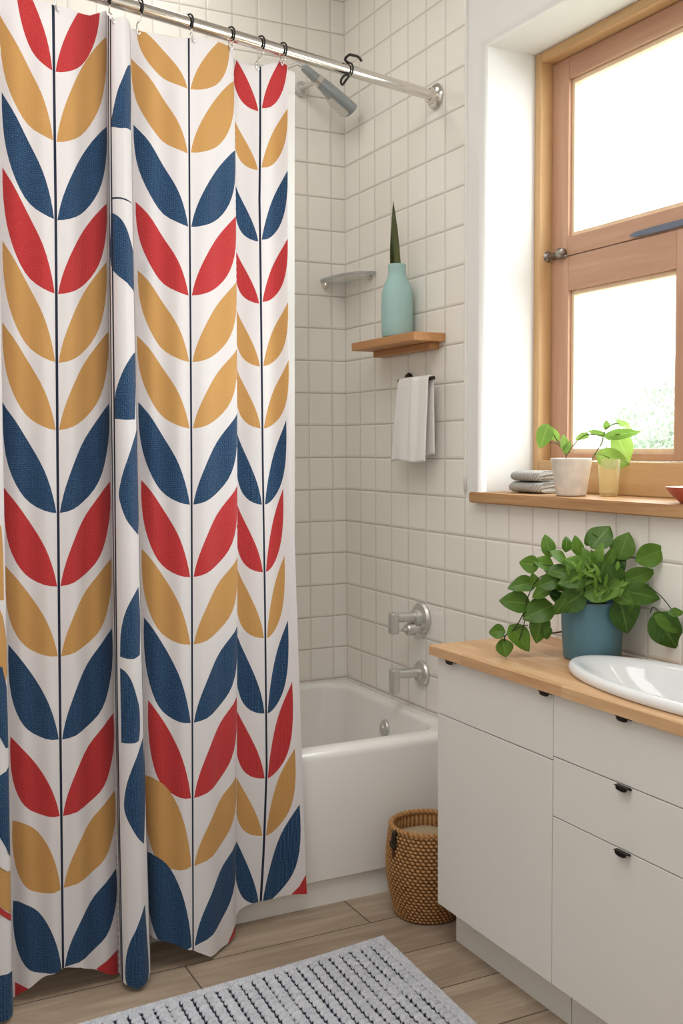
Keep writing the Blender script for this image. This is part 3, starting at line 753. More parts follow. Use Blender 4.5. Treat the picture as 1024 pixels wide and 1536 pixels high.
me.transform(Matrix.Translation((1.0, 1.0, 0))); cur.location = (-1.0, -1.0, 0)
tag(cur, 'white shower curtain with navy, red and mustard leaf columns hanging from the rod', 'shower curtain')

# liner: thin vinyl sheet hanging inside the tub
lp_ = []
for i in range(40):
    s_ = i / 39; lp_.append(s_)
me = bpy.data.meshes.new('shower_liner'); vs, fs = [], []
for j in range(30):
    z = 2.515 - (2.515 - .44) * j / 29
    for i, s_ in enumerate(lp_):
        x = -1.25 + (-.566 - .014 * (2.5 - z) / 2 + 1.25) * s_
        vs.append((x, -.795 + .006 * math.sin(s_ * 26) + (-.673 + .2427 * x + .80) * max(0, (z - 1.9) / .6) ** 2 * .55 * (1 - s_ * .3) + .01, z))
for j in range(29):
    for i in range(39): k = j * 40 + i; fs.append((k, k + 1, k + 41, k + 40))
me.from_pydata(vs, [], fs)
ln = link('shower_liner', me, M['liner'], smooth=True, loc=(-.9, -.8, 2.5))
tag(ln, 'translucent plastic liner hanging behind the patterned curtain', 'shower liner')

hx = [-1.3184, -1.1756, -1.085, -.935, -.8028, -.7017, -.6246]
names = ['leftmost dark wire curtain hook, above the left leaf column', 'dark wire hook above the dark line left of the narrow white fold', 'dark wire hook above the narrow white fold of the curtain',
         'dark wire hook above the stem of the middle leaf column', 'dark wire hook above the right edge of the middle leaf column', 'dark wire hook above the stem of the right leaf column',
         'dark wire hook at the right end of the curtain']
for x_, nm in zip(hx, names):
    best = min((a for a in range(-60, 433)), key=lambda a: abs(cloth(a, 2.5).x - x_) + (.0 if cloth(a, 2.5).y < -.673 + .2427 * x_ + .02 else .02))
    hook(x_, interp(edge_t, best) - .004, cloth(best, 2.5).y - .003, nm, 'hooks holding the shower curtain')
hk = hook(-.377, 2.5, 0, 'empty dark metal hook clip alone on the bare rod', 'hooks holding the shower curtain', False)
c = rod_at(-.377)
link('clip', tube(nb(), catmull([c + Vector((.004, .0, .021)), c + Vector((-.012, -.004, .030)), c + Vector((-.006, -.016, .040)), c + Vector((.010, -.01, .044)), c + Vector((.035, .0, .046)), c + Vector((.05, .006, .038))], 6), .0042, 8), M['dkmetal'], hk, smooth=True)
link('clip', tube(nb(), catmull([c + Vector((-.004, -.014, -.016)), c + Vector((-.024, -.018, -.026)), c + Vector((-.034, -.018, -.042)), c + Vector((-.026, -.012, -.050)), c + Vector((-.012, -.008, -.034)), c + Vector((-.002, -.012, -.02))], 6), .0038, 8), M['dkmetal'], hk, smooth=True)

# ------------------------------------------------------------------ hand shower on the back wall
hs = thing('hand_shower', (-.21, -.002, 2.70), 'grey and chrome hand shower slanting below the rod on the tiled wall', 'shower head')
A, Bp = Vector((-.243, -.150, 2.778)), Vector((-.052, -.150, 2.654))
ax = (Bp - A).normalized(); L = (Bp - A).length; dn = ax.cross(Vector((0, -1, 0))).normalized(); dn = dn if dn.z < 0 else -dn; sd = ax.cross(dn)
def body(b, prof, n=20):
    lps = []
    for s_, rw, rt, o_ in prof:
        c_ = A + ax * (s_ * L) + dn * o_
        lps.append([c_ + sd * (rw * math.cos(2 * PI * k / n)) + dn * (rt * math.sin(2 * PI * k / n)) for k in range(n)])
    return loft(b, lps, True, True)
link('handle', body(nb(), [(-.01, .008, .008, 0), (0, .0135, .0135, 0), (.05, .0155, .0155, 0), (.30, .0185, .0185, 0), (.305, .0185, .0185, 0)]), M['showergrey'], hs, smooth=40)
link('collar', body(nb(), [(.27, .018, .018, 0), (.275, .0215, .0215, 0), (.36, .0235, .0235, 0), (.365, .021, .021, 0)]), M['chrome_rod'], hs, smooth=40)
link('spray_head', body(nb(), [(.36, .021, .0215, 0), (.5, .027, .0245, .001), (.75, .036, .027, .003), (.95, .040, .027, .004), (1.02, .040, .027, .004), (1.045, .034, .022, .003)]), M['showergrey'], hs, smooth=40)
link('spray_face', body(nb(), [(.62, .018, .004, .027), (.70, .028, .005, .029), (.95, .033, .005, .031), (1.0, .02, .004, .030)]), M['nickel'], hs, smooth=40)
cc = A + ax * (.31 * L)
b = nb(); lathe(b, [(.01, 0), (.028, 0), (.03, .006), (.026, .014), (.014, .018), (.012, .03)], (cc.x, -.001, cc.z + .01), (0, -1, 0), 24)
tube(b, [(cc.x, -.02, cc.z + .01), (cc.x, -.08, cc.z + .006), (cc.x, -.128, cc.z)], .0095, 14)
link('wall_bracket', b, M['nickel'], hs, smooth=40)
b = tube(nb(), catmull([A - ax * .002, A + Vector((-.03, .01, .006)), A + Vector((-.08, .03, -.05)), A + Vector((-.11, .06, -.3)), A + Vector((-.11, .09, -.9)), A + Vector((-.10, .09, -1.5))], 8), .0062, 10)
link('hose', b, M['nickel'], hs, smooth=True)

# ------------------------------------------------------------------ corner shelf of glass
cs = thing('corner_shelf', (-.02, -.02, 2.04), 'clear glass corner shelf where the two tiled walls meet', 'shelf')
def qe(a_, b_): return [(-.0015, -.0015)] + [(-.0015 - a_ * math.cos(PI / 2 * k / 24) ** .8, -.0015 - b_ * math.sin(PI / 2 * k / 24) ** .8) for k in range(25)][::-1]
link('glass_plate', prism(nb(), qe(.108, .255), 2.036, 2.046, .0025), M['glass'], cs, smooth=30)
b = nb(); lathe(b, [(.004, 0), (.013, .002), (.0145, .012), (.011, .022), (.004, .026)], (-.088, -.0005, 2.024), (0, -1, .0), 20)
link('bracket', b, M['chrome_rod'], cs, smooth=40)
b = nb(); lathe(b, [(.003, 0), (.008, .002), (.009, .010), (.007, .016), (.003, .018)], (-.0005, -.21, 2.027), (-1, 0, 0), 20)
link('bracket', b, M['chrome_rod'], cs, smooth=40)

# ------------------------------------------------------------------ wooden shelf with vase
ws = thing('wall_shelf', (0, -.51, 1.745), 'small floating oak shelf on the tiled wall holding the vase', 'shelf')
link('board', boxo(-.122, -.001, -.728, -.286, 1.746, 1.775, .0035), M['oak'], ws)
link('cleat', boxo(-.040, -.001, -.690, -.300, 1.724, 1.7455, .002), M['oak'], ws)
VX, VY, VZ = -.064, -.518, 1.7755
va_ = nb(); lathe(va_, [(.040, 0), (.050, .003), (.0535, .012), (.0550, .05), (.0550, .115), (.0535, .150), (.046, .180), (.0355, .200), (.0310, .214), (.0300, .238), (.0315, .248), (.0300, .250), (.0255, .248), (.0245, .20), (.040, .15), (.045, .03), (.01, .02)], (VX, VY, VZ), (0, 0, 1), 48)
tag(link('vase', va_, M['vase'], smooth=50, loc=(VX, VY, VZ)), 'matt sea green bottle vase standing on the oak shelf', 'vase')

def leaf_mesh(b, base, axis, nrm_, L, W, shape=1.0, fold=.18, curl=.25, tone=.5, heart=False, nu=6, nv=10, lobes=0):
    """one blade: folded along the midrib and curling down towards the tip"""
    tl = b.faces.layers.float.get('tone') or b.faces.layers.float.new('tone'); uvl_ = b.loops.layers.uv.verify()
    ax_ = Vector(axis).normalized(); n_ = Vector(nrm_); n_ = (n_ - ax_ * n_.dot(ax_)).normalized(); sd_ = ax_.cross(n_)
    g = []
    for j in range(nv + 1):
        t = j / nv
        w = (math.sin(PI * min(1, t ** shape)) ** .8) if 0 < t < 1 else 0
        if heart: w = (1 - (1 - min(t / .34, 1)) ** 2) ** .5 * (1 - max(0, (t - .34) / .66) ** 2.1) if t > 0 else .0
        if lobes: w *= 1 + .10 * math.sin(t * PI * lobes)
        r = []
        for i in range(nu + 1):
            s_ = (i / nu - .5) * 2
            q = Vector(base) + ax_ * (L * t) + sd_ * (W / 2 * w * s_) + n_ * (fold * W / 2 * w * abs(s_) - curl * L * t * t + .03 * L * math.sin(t * 9 + s_ * 3) * abs(s_))
            if heart and j <= 1 and abs(s_) > .3: q -= ax_ * (.07 * L * abs(s_) * (1 - j * .5))
            r.append((b.verts.new(q), (i / nu, t)))
        g.append(r)
    for j in range(nv):
        for i in range(nu):
            qd = [g[j][i], g[j][i + 1], g[j + 1][i + 1], g[j + 1][i]]
            f = b.faces.new([k[0] for k in qd]); f.smooth = True; f[tl] = tone
            for lp2, k in zip(f.loops, qd): lp2[uvl_].uv = k[1]
def raw(name, b, mat, parent=None, loc=None):
    me_ = bpy.data.meshes.new(name); b.to_mesh(me_); b.free(); return link(name, me_, mat, parent, True, loc)

pl = thing('sword_leaf_cutting', (VX, VY, VZ + .02), 'upright dark green sword leaf cutting standing in the green vase', 'plant')
b = nb()
leaf_mesh(b, (VX + .002, VY + .002, VZ + .06), (-.02, .03, 1), (-.5, -.85, 0), .41, .036, .8, .35, .02, .3, nv=16)
raw('leaf', b, M['leaf3'], pl)
b = nb()
leaf_mesh(b, (VX - .004, VY - .004, VZ + .06), (.0, -.01, 1), (-.4, -.9, 0), .30, .030, .8, .3, -.02, .6, nv=16)
raw('leaf', b, M['leaf3'], pl)

# ------------------------------------------------------------------ towel holder and towel
th = thing('towel_holder', (0, -.495, 1.630), 'dark steel towel holder fixed to the tiles below the oak shelf', 'towel holder')
b = nb(); lathe(b, [(.006, 0), (.025, 0), (.026, .005), (.022, .010), (.010, .013)], (-.0008, -.495, 1.632), (-1, 0, 0), 28)
link('wall_plate', b, M['dkmetal'], th, smooth=35)
b = tube(nb(), catmull([(-.008, -.495, 1.632), (-.035, -.495, 1.630), (-.048, -.508, 1.628), (-.050, -.53, 1.627), (-.050, -.735, 1.625)], 6), .0065, 12)
link('bar', b, M['dkmetal'], th, smooth=40)
b = nb(); NU, NV = 34, 60; g = []
for j in range(NV + 1):
    s_ = j / NV; r_ = []
    for i in range(NU + 1):
        u = i / NU
        if s_ < .47: z = 1.348 + (1.622 - 1.348) * s_ / .47; fx = -1
        elif s_ > .53: z = 1.622 - (1.622 - 1.372) * (s_ - .53) / .47; fx = 1
        else: z = 1.622 + .0125 * math.sin(PI * (s_ - .47) / .06); fx = -math.cos(PI * (s_ - .47) / .06)
        drop = (1.622 - min(z, 1.622)) / .28
        x = -.050 + fx * (.0105 + .006 * drop)
        y0_, y1_ = -.522 + .050 * drop ** .8, -.716 + .004 * drop
        y = y0_ + (y1_ - y0_) * u
        x += (-.016 * math.exp(-((u - .60) / .07) ** 2) * (.35 + .65 * (1 - drop * .6)) + .006 * math.sin(u * 11 + drop) * drop) * (1 if fx < 0 else -.2)
        r_.append(b.verts.new((min(x, -.008), y, z + .004 * math.sin(u * 7) * drop)))
    g.append(r_)
for j in range(NV):
    for i in range(NU): b.faces.new((g[j][i], g[j][i + 1], g[j + 1][i + 1], g[j + 1][i]))
tw = raw('hand_towel', b, M['towel'], None, (-.05, -.62, 1.62))
sm = tw.modifiers.new('thickness', 'SOLIDIFY'); sm.thickness = .004; sm.offset = 0
tag(tw, 'small white cotton hand towel hanging folded over the dark towel holder', 'towel')

# ------------------------------------------------------------------ vanity: two units, worktop, basin
CX, CY0, CYM, CY1, ZK, ZC0, ZC1 = -.360, -1.256, -1.766, -2.520, .118, .8235, .851
def pull(parent, y, z, w=.042):
    b = nb(); x = CX - .0005
    box(b, x - .0035, x + .0, y - w / 2, y + w / 2, z - .004, z + .001, .0008, 1)
    box(b, x - .0125, x - .0005, y - w / 2, y + w / 2, z - .0008, z + .0014, .0006, 1)
    n = 10; lo_, hi_ = [], []
    for k in range(n + 1):
        a = PI * k / n; yy = y - math.cos(a) * w * .40; zz = z - .0008 - .0085 * math.sin(a) ** .45
        lo_.append((x - .0125, yy, zz)); hi_.append((x - .0100, yy, zz))
    va1 = [b.verts.new(q) for q in lo_]; vb1 = [b.verts.new(q) for q in hi_]
    b.faces.new(va1); b.faces.new(vb1[::-1])
    for k in range(n): b.faces.new((va1[k], va1[k + 1], vb1[k + 1], vb1[k]))
    return link('edge_pull', b, M['dkmetal'], parent)
def cabinet(y0, y1, label, fronts):
    o = thing('vanity_cabinet', ((CX) / 2, (y0 + y1) / 2, 0), label, 'cabinet', 'white vanity units under the wooden worktop')
    cb_ = nb()
    box(cb_, CX + .0195, -.0015, y1 + .0012, y1 + .016, ZK, .72); box(cb_, CX + .0195, -.0015, y0 - .016, y0 - .0006, ZK, .72)
    box(cb_, CX + .0195, -.0015, y1 + .0165, y0 - .0165, ZK, ZK + .016); box(cb_, -.014, -.0015, y1 + .0165, y0 - .0165, ZK + .0165, ZC0 - .0005)
    box(cb_, CX + .0195, CX + .03, y1 + .0165, y0 - .0165, ZK + .0165, ZC0 - .0005)
    link('carcass', cb_, [M['gap']], o)
    for ya, yb in (((y0 - .0004, y0 + .0006),) if y0 > -1.5 else ((y1 - .0012, y1 + .0010),)):
        link('side_panel', boxo(CX + .0185, -.0015, ya, yb, ZK, ZC0 - .0005), [M['cab']], o)
    link('toe_kick', boxo(CX + .060, CX + .076, y1, y0 - .004, 0, ZK - .0005), M['cab'], o)
    link('toe_kick_side', boxo(CX + .0765, -.0015, y0 - .020, y0 - .004, 0, ZK - .0005), M['cab'], o)
    for nm, z0, z1, pulls in fronts:
        f_ = link(nm, boxo(CX, CX + .018, y1 + .0013, y0 - .0013, z0 + .0013, z1 - .0013, .0012, 2), M['cab'], o)
        for yy in pulls: pull(f_, yy, z1 - .002)
    return o
cabinet(CY0, CYM, 'left white vanity cabinet beside the bath, one drawer over one door', [('drawer', .661, ZC0 - .001, (-1.333, -1.745)), ('door', ZK, .661, ())])
cabinet(CYM, CY1, 'right white vanity cabinet under the basin with two drawers above a deep front', [('drawer', .671, ZC0 - .001, (-2.013,)), ('drawer', .528, .671, (-2.013,)), ('door', ZK, .528, (-2.013,))])
BXC, BYC, BA, BB = -.186, -2.062, .163, .412                      # basin centre and half axes
b = nb()
outl = [(-.377, CY0 + .018), (-.0015, CY0 + .018), (-.0015, CY1 - .01), (-.377, CY1 - .01)]
hole = [(BXC + .142 * math.cos(2 * PI * k / 48), BYC + .388 * math.sin(2 * PI * k / 48)) for k in range(48)]
# slab with an oval cut-out: bridge a 48-point outer loop to the oval
outer = []
for k in range(48):
    a = 2 * PI * k / 48; dx, dy = .142 * math.cos(a), .388 * math.sin(a)
    s_ = min(((outl[1][0] - BXC) / dx) if dx > 1e-9 else 1e9, ((outl[0][0] - BXC) / dx) if dx < -1e-9 else 1e9, ((outl[0][1] - BYC) / dy) if dy > 1e-9 else 1e9, ((outl[2][1] - BYC) / dy) if dy < -1e-9 else 1e9)
    outer.append((BXC + dx * s_, BYC + dy * s_))
def snap(loop):
    L_ = list(loop)
    for c_ in outl:
        i = min(range(48), key=lambda k: (L_[k][0] - c_[0]) ** 2 + (L_[k][1] - c_[1]) ** 2); L_[i] = c_
    return L_
outer = snap(outer)
rings = []
rd_ = .003
for lp3, z in ((hole, ZC0), (outer, ZC0), (outer, ZC1 - rd_), ([(x + (rd_ if x < -.3 else 0), y - (rd_ if y > -1.3 else 0)) for x, y in outer], ZC1), (hole, ZC1)):
    rings.append([b.verts.new((x, y, z)) for x, y in lp3])
for r0, r1 in list(zip(rings, rings[1:])) + [(rings[-1], rings[0])]:
    for i in range(48): b.faces.new((r0[i], r0[(i + 1) % 48], r1[(i + 1) % 48], r1[i]))
wt = link('worktop', b, M['butcher'], loc=(-.19, -1.9, ZC1))
tag(wt, 'light butcher block wooden worktop lying across the white vanity cabinets', 'worktop')

def ell(ax_, bx_, z, n=72, p=2.0, dx=0, dy=0):
    o = []
    for k in range(n):
        a = 2 * PI * k / n; c_, s_ = math.cos(a), math.sin(a)
        o.append((BXC + dx + ax_ * math.copysign(abs(c_) ** (2 / p), c_), BYC + dy + bx_ * math.copysign(abs(s_) ** (2 / p), s_), z))
    return o
loops = [ell(.150, .399, ZC1 + .0006), ell(.160, .409, ZC1 + .002), ell(BA, BB, ZC1 + .008), ell(BA - .001, BB - .001, ZC1 + .016), ell(BA - .006, BB - .006, ZC1 + .0225), ell(BA - .014, BB - .014, ZC1 + .025),
         ell(BA - .026, BB - .03, ZC1 + .0225), ell(BA - .034, BB - .05, ZC1 + .016), ell(BA - .038, BB - .075, ZC1 + .006, p=2.1), ell(BA - .044, BB - .10, ZC1 - .012, p=2.2), ell(BA - .054, BB - .155, ZC1 - .05, p=2.4), ell(BA - .075, BB - .21, ZC1 - .085, p=2.4), ell(BA - .10, BB - .28, ZC1 - .10), ell(.02, .03, ZC1 - .106)]
bs = thing('basin', (BXC, BYC, ZC1), 'oval white inset basin set into the wooden worktop', 'sink')
link('bowl', loft(nb(), loops, True, False), M['sinkware'], bs, smooth=50)
SKY, CEIL, REAR, BATH, EXPO = 10.0, 34.0, 12.0, 4.0, 0.0

# ------------------------------------------------------------------ bushy plant in the slate blue pot
PX, PY, PZ = -.106, -1.600, ZC1 + .0005
PH = .152
pp = thing('potted_plant', (PX, PY, PZ), 'bushy trailing green plant in a slate blue pot on the wooden worktop', 'plant')
b = nb(); lathe(b, [(.02, 0), (.066, 0), (.071, .002), (.0735, .008), (.0785, .09), (.081, PH - .006), (.0815, PH - .001), (.080, PH), (.0775, PH - .001), (.077, PH - .02), (.02, PH - .021)], (PX, PY, PZ), (0, 0, 1), 56)
link('pot', b, M['potblue'], pp, smooth=45)
b = nb(); lathe(b, [(.002, PH - .017), (.04, PH - .014), (.0765, PH - .019)], (PX, PY, PZ), (0, 0, 1), 24, cap=False)
link('soil', b, M['soil'], pp, smooth=True)
RT = Vector((.892, -.452, 0)); FW = Vector((.452, .892, 0)); UPV = Vector((0, 0, 1))
def place(c0, u, v, w):
    """u across, v up, w back from a plant's centre; kept clear of the wall behind"""
    p = c0 + RT * u + UPV * v + FW * w
    if p.x > -.03: p -= FW * ((p.x + .03) / .452)
    return p
def sprig(b, c0, spec, rng, scale, heart=True):
    for (u, v, w, L, W, ang, tone) in spec:
        a = math.radians(ang); d = RT * math.cos(a) + UPV * math.sin(a)
        d = (d + FW * rng.uniform(-.35, .15)).normalized()
        nr = -FW + UPV * rng.uniform(.0, .9) + RT * rng.uniform(-.5, .5)
        c_ = place(c0, u, v, w) - d * L * .5
        leaf_mesh(b, c_, d, nr, L, W, rng.uniform(.75, 1.0), rng.uniform(.05, .3), rng.uniform(.05, .4), tone + rng.uniform(-.2, .15), heart and rng.random() < .5, lobes=0)
rng = random.Random(5)
TOPC = Vector((PX, PY, PZ + PH))
K = .326 * .001737
def pc(cx, cy, L, W, ang, tone, w=0.0): return ((690 + .326 * cx - 898) * .001737, (868 - 580 - .326 * cy) * .001737, w, L * K * 1.12, W * K * 1.15, ang, tone)
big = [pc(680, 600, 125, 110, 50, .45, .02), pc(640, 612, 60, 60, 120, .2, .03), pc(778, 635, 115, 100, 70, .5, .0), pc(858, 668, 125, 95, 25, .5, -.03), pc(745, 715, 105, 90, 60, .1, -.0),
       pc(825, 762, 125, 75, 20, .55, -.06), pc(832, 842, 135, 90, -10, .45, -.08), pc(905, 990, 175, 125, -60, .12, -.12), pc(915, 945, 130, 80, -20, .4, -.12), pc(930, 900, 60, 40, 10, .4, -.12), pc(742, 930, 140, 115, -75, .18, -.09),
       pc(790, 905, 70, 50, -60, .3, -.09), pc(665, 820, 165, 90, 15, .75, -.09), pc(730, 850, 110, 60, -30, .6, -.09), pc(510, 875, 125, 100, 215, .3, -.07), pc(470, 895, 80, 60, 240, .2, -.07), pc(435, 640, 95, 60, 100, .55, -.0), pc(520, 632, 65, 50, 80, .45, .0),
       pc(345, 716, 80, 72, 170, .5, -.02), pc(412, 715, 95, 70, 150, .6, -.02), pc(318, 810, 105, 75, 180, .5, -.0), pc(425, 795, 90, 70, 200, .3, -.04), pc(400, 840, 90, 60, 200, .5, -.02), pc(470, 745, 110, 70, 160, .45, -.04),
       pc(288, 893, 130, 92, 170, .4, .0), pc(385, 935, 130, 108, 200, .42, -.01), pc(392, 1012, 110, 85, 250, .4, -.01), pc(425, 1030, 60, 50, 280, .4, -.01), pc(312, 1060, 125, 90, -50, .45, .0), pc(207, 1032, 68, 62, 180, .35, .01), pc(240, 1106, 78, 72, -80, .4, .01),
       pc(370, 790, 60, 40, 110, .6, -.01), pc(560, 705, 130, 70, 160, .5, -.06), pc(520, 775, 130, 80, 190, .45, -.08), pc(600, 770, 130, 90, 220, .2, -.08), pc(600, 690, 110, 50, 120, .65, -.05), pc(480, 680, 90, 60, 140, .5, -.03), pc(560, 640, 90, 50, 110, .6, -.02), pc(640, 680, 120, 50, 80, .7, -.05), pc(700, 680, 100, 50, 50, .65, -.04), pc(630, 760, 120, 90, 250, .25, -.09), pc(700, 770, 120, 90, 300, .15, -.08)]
fill = []
for i in range(120):
    a = rng.uniform(0, 2 * PI); r_ = rng.uniform(.01, .105); h_ = rng.uniform(-.005, .10) * (1 - (r_ / .14) ** 2)
    fill.append((r_ * math.cos(a) * 1.15, h_ + .012, r_ * math.sin(a) * .5 - .015, rng.uniform(.028, .055), rng.uniform(.016, .034), math.degrees(math.atan2(.55, math.cos(a))) + rng.uniform(-50, 50), rng.uniform(0, .6)))
for i in range(90):   # narrow young leaves in the crown
    a = rng.uniform(0, 2 * PI); r_ = rng.uniform(.0, .075)
    fill.append((r_ * math.cos(a) - .015, rng.uniform(.03, .105), r_ * math.sin(a) * .5 - .085, rng.uniform(.022, .042), rng.uniform(.006, .012), rng.uniform(20, 160), rng.uniform(.5, .95)))
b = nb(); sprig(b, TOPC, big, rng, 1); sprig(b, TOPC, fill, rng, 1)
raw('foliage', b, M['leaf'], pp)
def cp(cx, cy, w=0.0): return place(TOPC, (690 + .326 * cx - 898) * .001737, (868 - 580 - .326 * cy) * .001737, w)
b = nb()
for pts in ([cp(560, 860, -.03), cp(470, 790, -.03), cp(400, 770, -.02), cp(352, 850, 0), cp(330, 930, 0), cp(300, 990, .0), cp(270, 1035, .01), cp(225, 1060, .01)], [cp(330, 940, 0), cp(330, 980, .0), cp(300, 1090, 0)], [cp(400, 780, -.01), cp(380, 870, -.0), cp(320, 960, 0)], [cp(345, 1000, 0), cp(310, 1005, 0), cp(250, 1045, .01), cp(240, 1075, .01)],
            [cp(720, 860, -.03), cp(800, 800, -.06), cp(880, 830, -.10), cp(930, 910, -.12)], [cp(850, 920, -.1), cp(860, 890, -.11), cp(900, 930, -.12)], [cp(700, 840, 0), cp(730, 720, 0), cp(790, 690, 0), cp(840, 690, -.03)], [cp(650, 850, 0), cp(650, 720, .02), cp(670, 640, .02)], [cp(600, 850, 0), cp(520, 720, -.02), cp(430, 660, -.0)], [cp(520, 740, -.03), cp(420, 720, -.02), cp(360, 720, -.02)]):
    tube(b, catmull(pts, 6), .0014, 6)
link('stems', b, M['darkstem'], pp, smooth=True)

# thin black cable from behind the pot along the worktop
b = tube(nb(), catmull([(-.020, -1.56, .862), (-.012, -1.46, .895), (-.010, -1.38, .880), (-.010, -1.30, .861), (-.014, -1.262, .857), (-.014, -1.243, .853)], 8), .0022, 8)
tag(link('power_cable', b, M['black'], smooth=True, loc=(-.01, -1.4, .86)), 'thin black cable running along the tiles behind the blue pot', 'cable')

# ------------------------------------------------------------------ window sill: towels, pale pot, tumbler, dish
ZS = 1.2560
t = NT('grey_knit'); p, xyz = t.pos()
s1 = t.math('SINE', t.math('ADD', t.math('MULTIPLY', xyz[1], 900.0), t.math('MULTIPLY', xyz[2], 420.0)))
nz = t.noise(p, 180, 3)
t.base(t.mix(t.math('ADD', t.math('MULTIPLY', s1, .3), t.math('MULTIPLY', nz, .8), clamp=True), srgb(148, 146, 142), srgb(214, 212, 206)), .95, .1)
t.bump(t.math('ADD', s1, t.math('MULTIPLY', nz, 2.0)), .5, .003); M['knit'] = t.m
def folded(z0, h, y0, y1, sh):
    b = nb(); lps = []
    for k in range(13):
        s_ = k / 12; y = y0 + (y1 - y0) * s_; e = min(s_, 1 - s_) * 12; q = min(1, .72 + .28 * min(1, e / 1.5))
        lp = []
        for i in range(28):
            a = 2 * PI * i / 28; c_, s2 = math.cos(a), math.sin(a)
            lp.append((.105 + sh + .066 * q * math.copysign(abs(c_) ** .55, c_), y + .002 * math.sin(i), z0 + h / 2 + h / 2 * (.9 + .1 * q) * math.copysign(abs(s2) ** .7, s2) + .0006 * math.sin(i * 2.3 + k)))
        lps.append(lp)
    return loft(b, lps, True, True)
for z0, h, y0, y1, sh, lab in ((ZS + .0008, .034, -1.012, -1.166, 0, 'grey knitted folded towel on the window sill, lower of two stacked'), (ZS + .0352, .033, -1.016, -1.156, .004, 'grey knitted folded towel on the window sill, upper of two stacked')):
    tag(link('folded_towel', folded(z0, h, y0, y1, sh), M['knit'], smooth=60, loc=(.105, (y0 + y1) / 2, z0)), lab, 'towel', 'stacked grey towels on the sill')

QX, QY = .060, -1.306
sp = thing('potted_seedling', (QX, QY, ZS), 'young bright green seedling in a white tapered pot on the window sill', 'plant')
b = nb(); lathe(b, [(.02, 0.0005), (.040, .0005), (.0425, .002), (.0435, .006), (.0575, .100), (.0595, .106), (.0585, .1085), (.0555, .107), (.053, .092), (.02, .091)], (QX, QY, ZS), (0, 0, 1), 48)
link('pot', b, M['potwhite'], sp, smooth=45)
b = nb(); lathe(b, [(.002, .096), (.053, .093)], (QX, QY, ZS), (0, 0, 1), 24, cap=False)
link('soil', b, M['soil'], sp, smooth=True)
KS = .326 * .00187
QC = Vector((QX, QY, ZS + .105))
def ps(cx, cy, w=0.0): return QC + RT * ((cx - 522) * KS) + UPV * ((315 - cy) * KS) + FW * w
def psl(cx, cy, L, W, ang, tone, w=0.0): return ((cx - 522) * KS, (315 - cy) * KS, w, L * KS * 1.1, W * KS * 1.1, ang, tone)
b = nb(); rng = random.Random(3)
def sprig2(spec):
    for (u, v, w, L, W, ang, tone) in spec:
        a = math.radians(ang); d = (RT * math.cos(a) + UPV * math.sin(a) + FW * rng.uniform(-.2, .1)).normalized()
        c_ = QC + RT * u + UPV * v + FW * w - d * L * .5
        leaf_mesh(b, c_, d, -FW + UPV * rng.uniform(.1, .5) + RT * rng.uniform(-.25, .25), L, W, .85, .12, rng.uniform(.05, .22), tone, True)
sprig2([psl(388, 208, 105, 72, 250, .35, -.01), psl(432, 190, 80, 40, 130, .85, .0), psl(485, 235, 70, 42, 95, .5, -.01), psl(500, 255, 60, 30, 60, .3, -.01), psl(570, 208, 60, 34, 200, .6, .0), psl(640, 190, 80, 26, 165, .4, .0),
        psl(758, 196, 155, 46, 8, .3, -.02), psl(778, 155, 85, 30, -25, .75, .0), psl(686, 152, 40, 30, 90, .35, .0), psl(712, 318, 150, 92, -15, .75, -.03), psl(768, 268, 140, 100, -60, .9, .0)])
raw('foliage', b, M['leaf2'], sp)
b = nb()
for pts in ([ps(500, 345), ps(495, 290), ps(490, 250)], [ps(492, 290), ps(460, 245), ps(425, 235), ps(408, 232)], [ps(490, 270), ps(455, 225), ps(430, 185)], [ps(498, 300), ps(530, 250), ps(590, 200), ps(670, 205)],
            [ps(560, 340, -.01), ps(600, 330, -.02), ps(625, 290, -.02), ps(660, 240, -.01), ps(672, 205), ps(684, 165)], [ps(672, 208), ps(700, 205, -.01), ps(740, 198, -.02)], [ps(684, 170), ps(720, 150), ps(750, 148)], [ps(622, 290, -.02), ps(650, 292, -.03), ps(690, 310, -.03)]):
    tube(b, catmull(pts, 6), .0016, 6)
link('stems', b, M['stem'], sp, smooth=True)

GX, GY = .142, -1.372
gl = thing('drinking_glass', (GX, GY, ZS), 'pale amber tinted tumbler on the window sill behind the white pot', 'glass')
b = nb(); lathe(b, [(.002, .0006), (.023, .0006), (.0255, .003), (.0265, .008), (.0315, .103), (.0308, .105), (.0296, .103), (.0245, .012), (.002, .010)], (GX, GY, ZS), (0, 0, 1), 40)
link('tumbler', b, M['tumbler'], gl, smooth=45)

DX, DY = .045, -1.792
ds = thing('dish', (DX, DY, ZS), 'small terracotta dish with pale inside on the window sill near the right edge', 'dish')
b = nb(); lathe(b, [(.004, .0006), (.030, .0006), (.033, .004), (.052, .020), (.066, .038), (.0675, .041), (.065, .041)], (DX, DY, ZS), (0, 0, 1), 44, cap=False)
b.faces.new([v for v in b.verts if abs((v.co - Vector((DX, DY, ZS))).xy.length - .004) < 1e-4][::-1])
link('bowl', b, M['terracotta'], ds, smooth=50)
b = nb(); lathe(b, [(.065, .041), (.062, .038), (.048, .021), (.03, .008), (.002, .006)], (DX, DY, ZS), (0, 0, 1), 44, cap=False)
link('inner_glaze', b, M['pale'], ds, smooth=50)

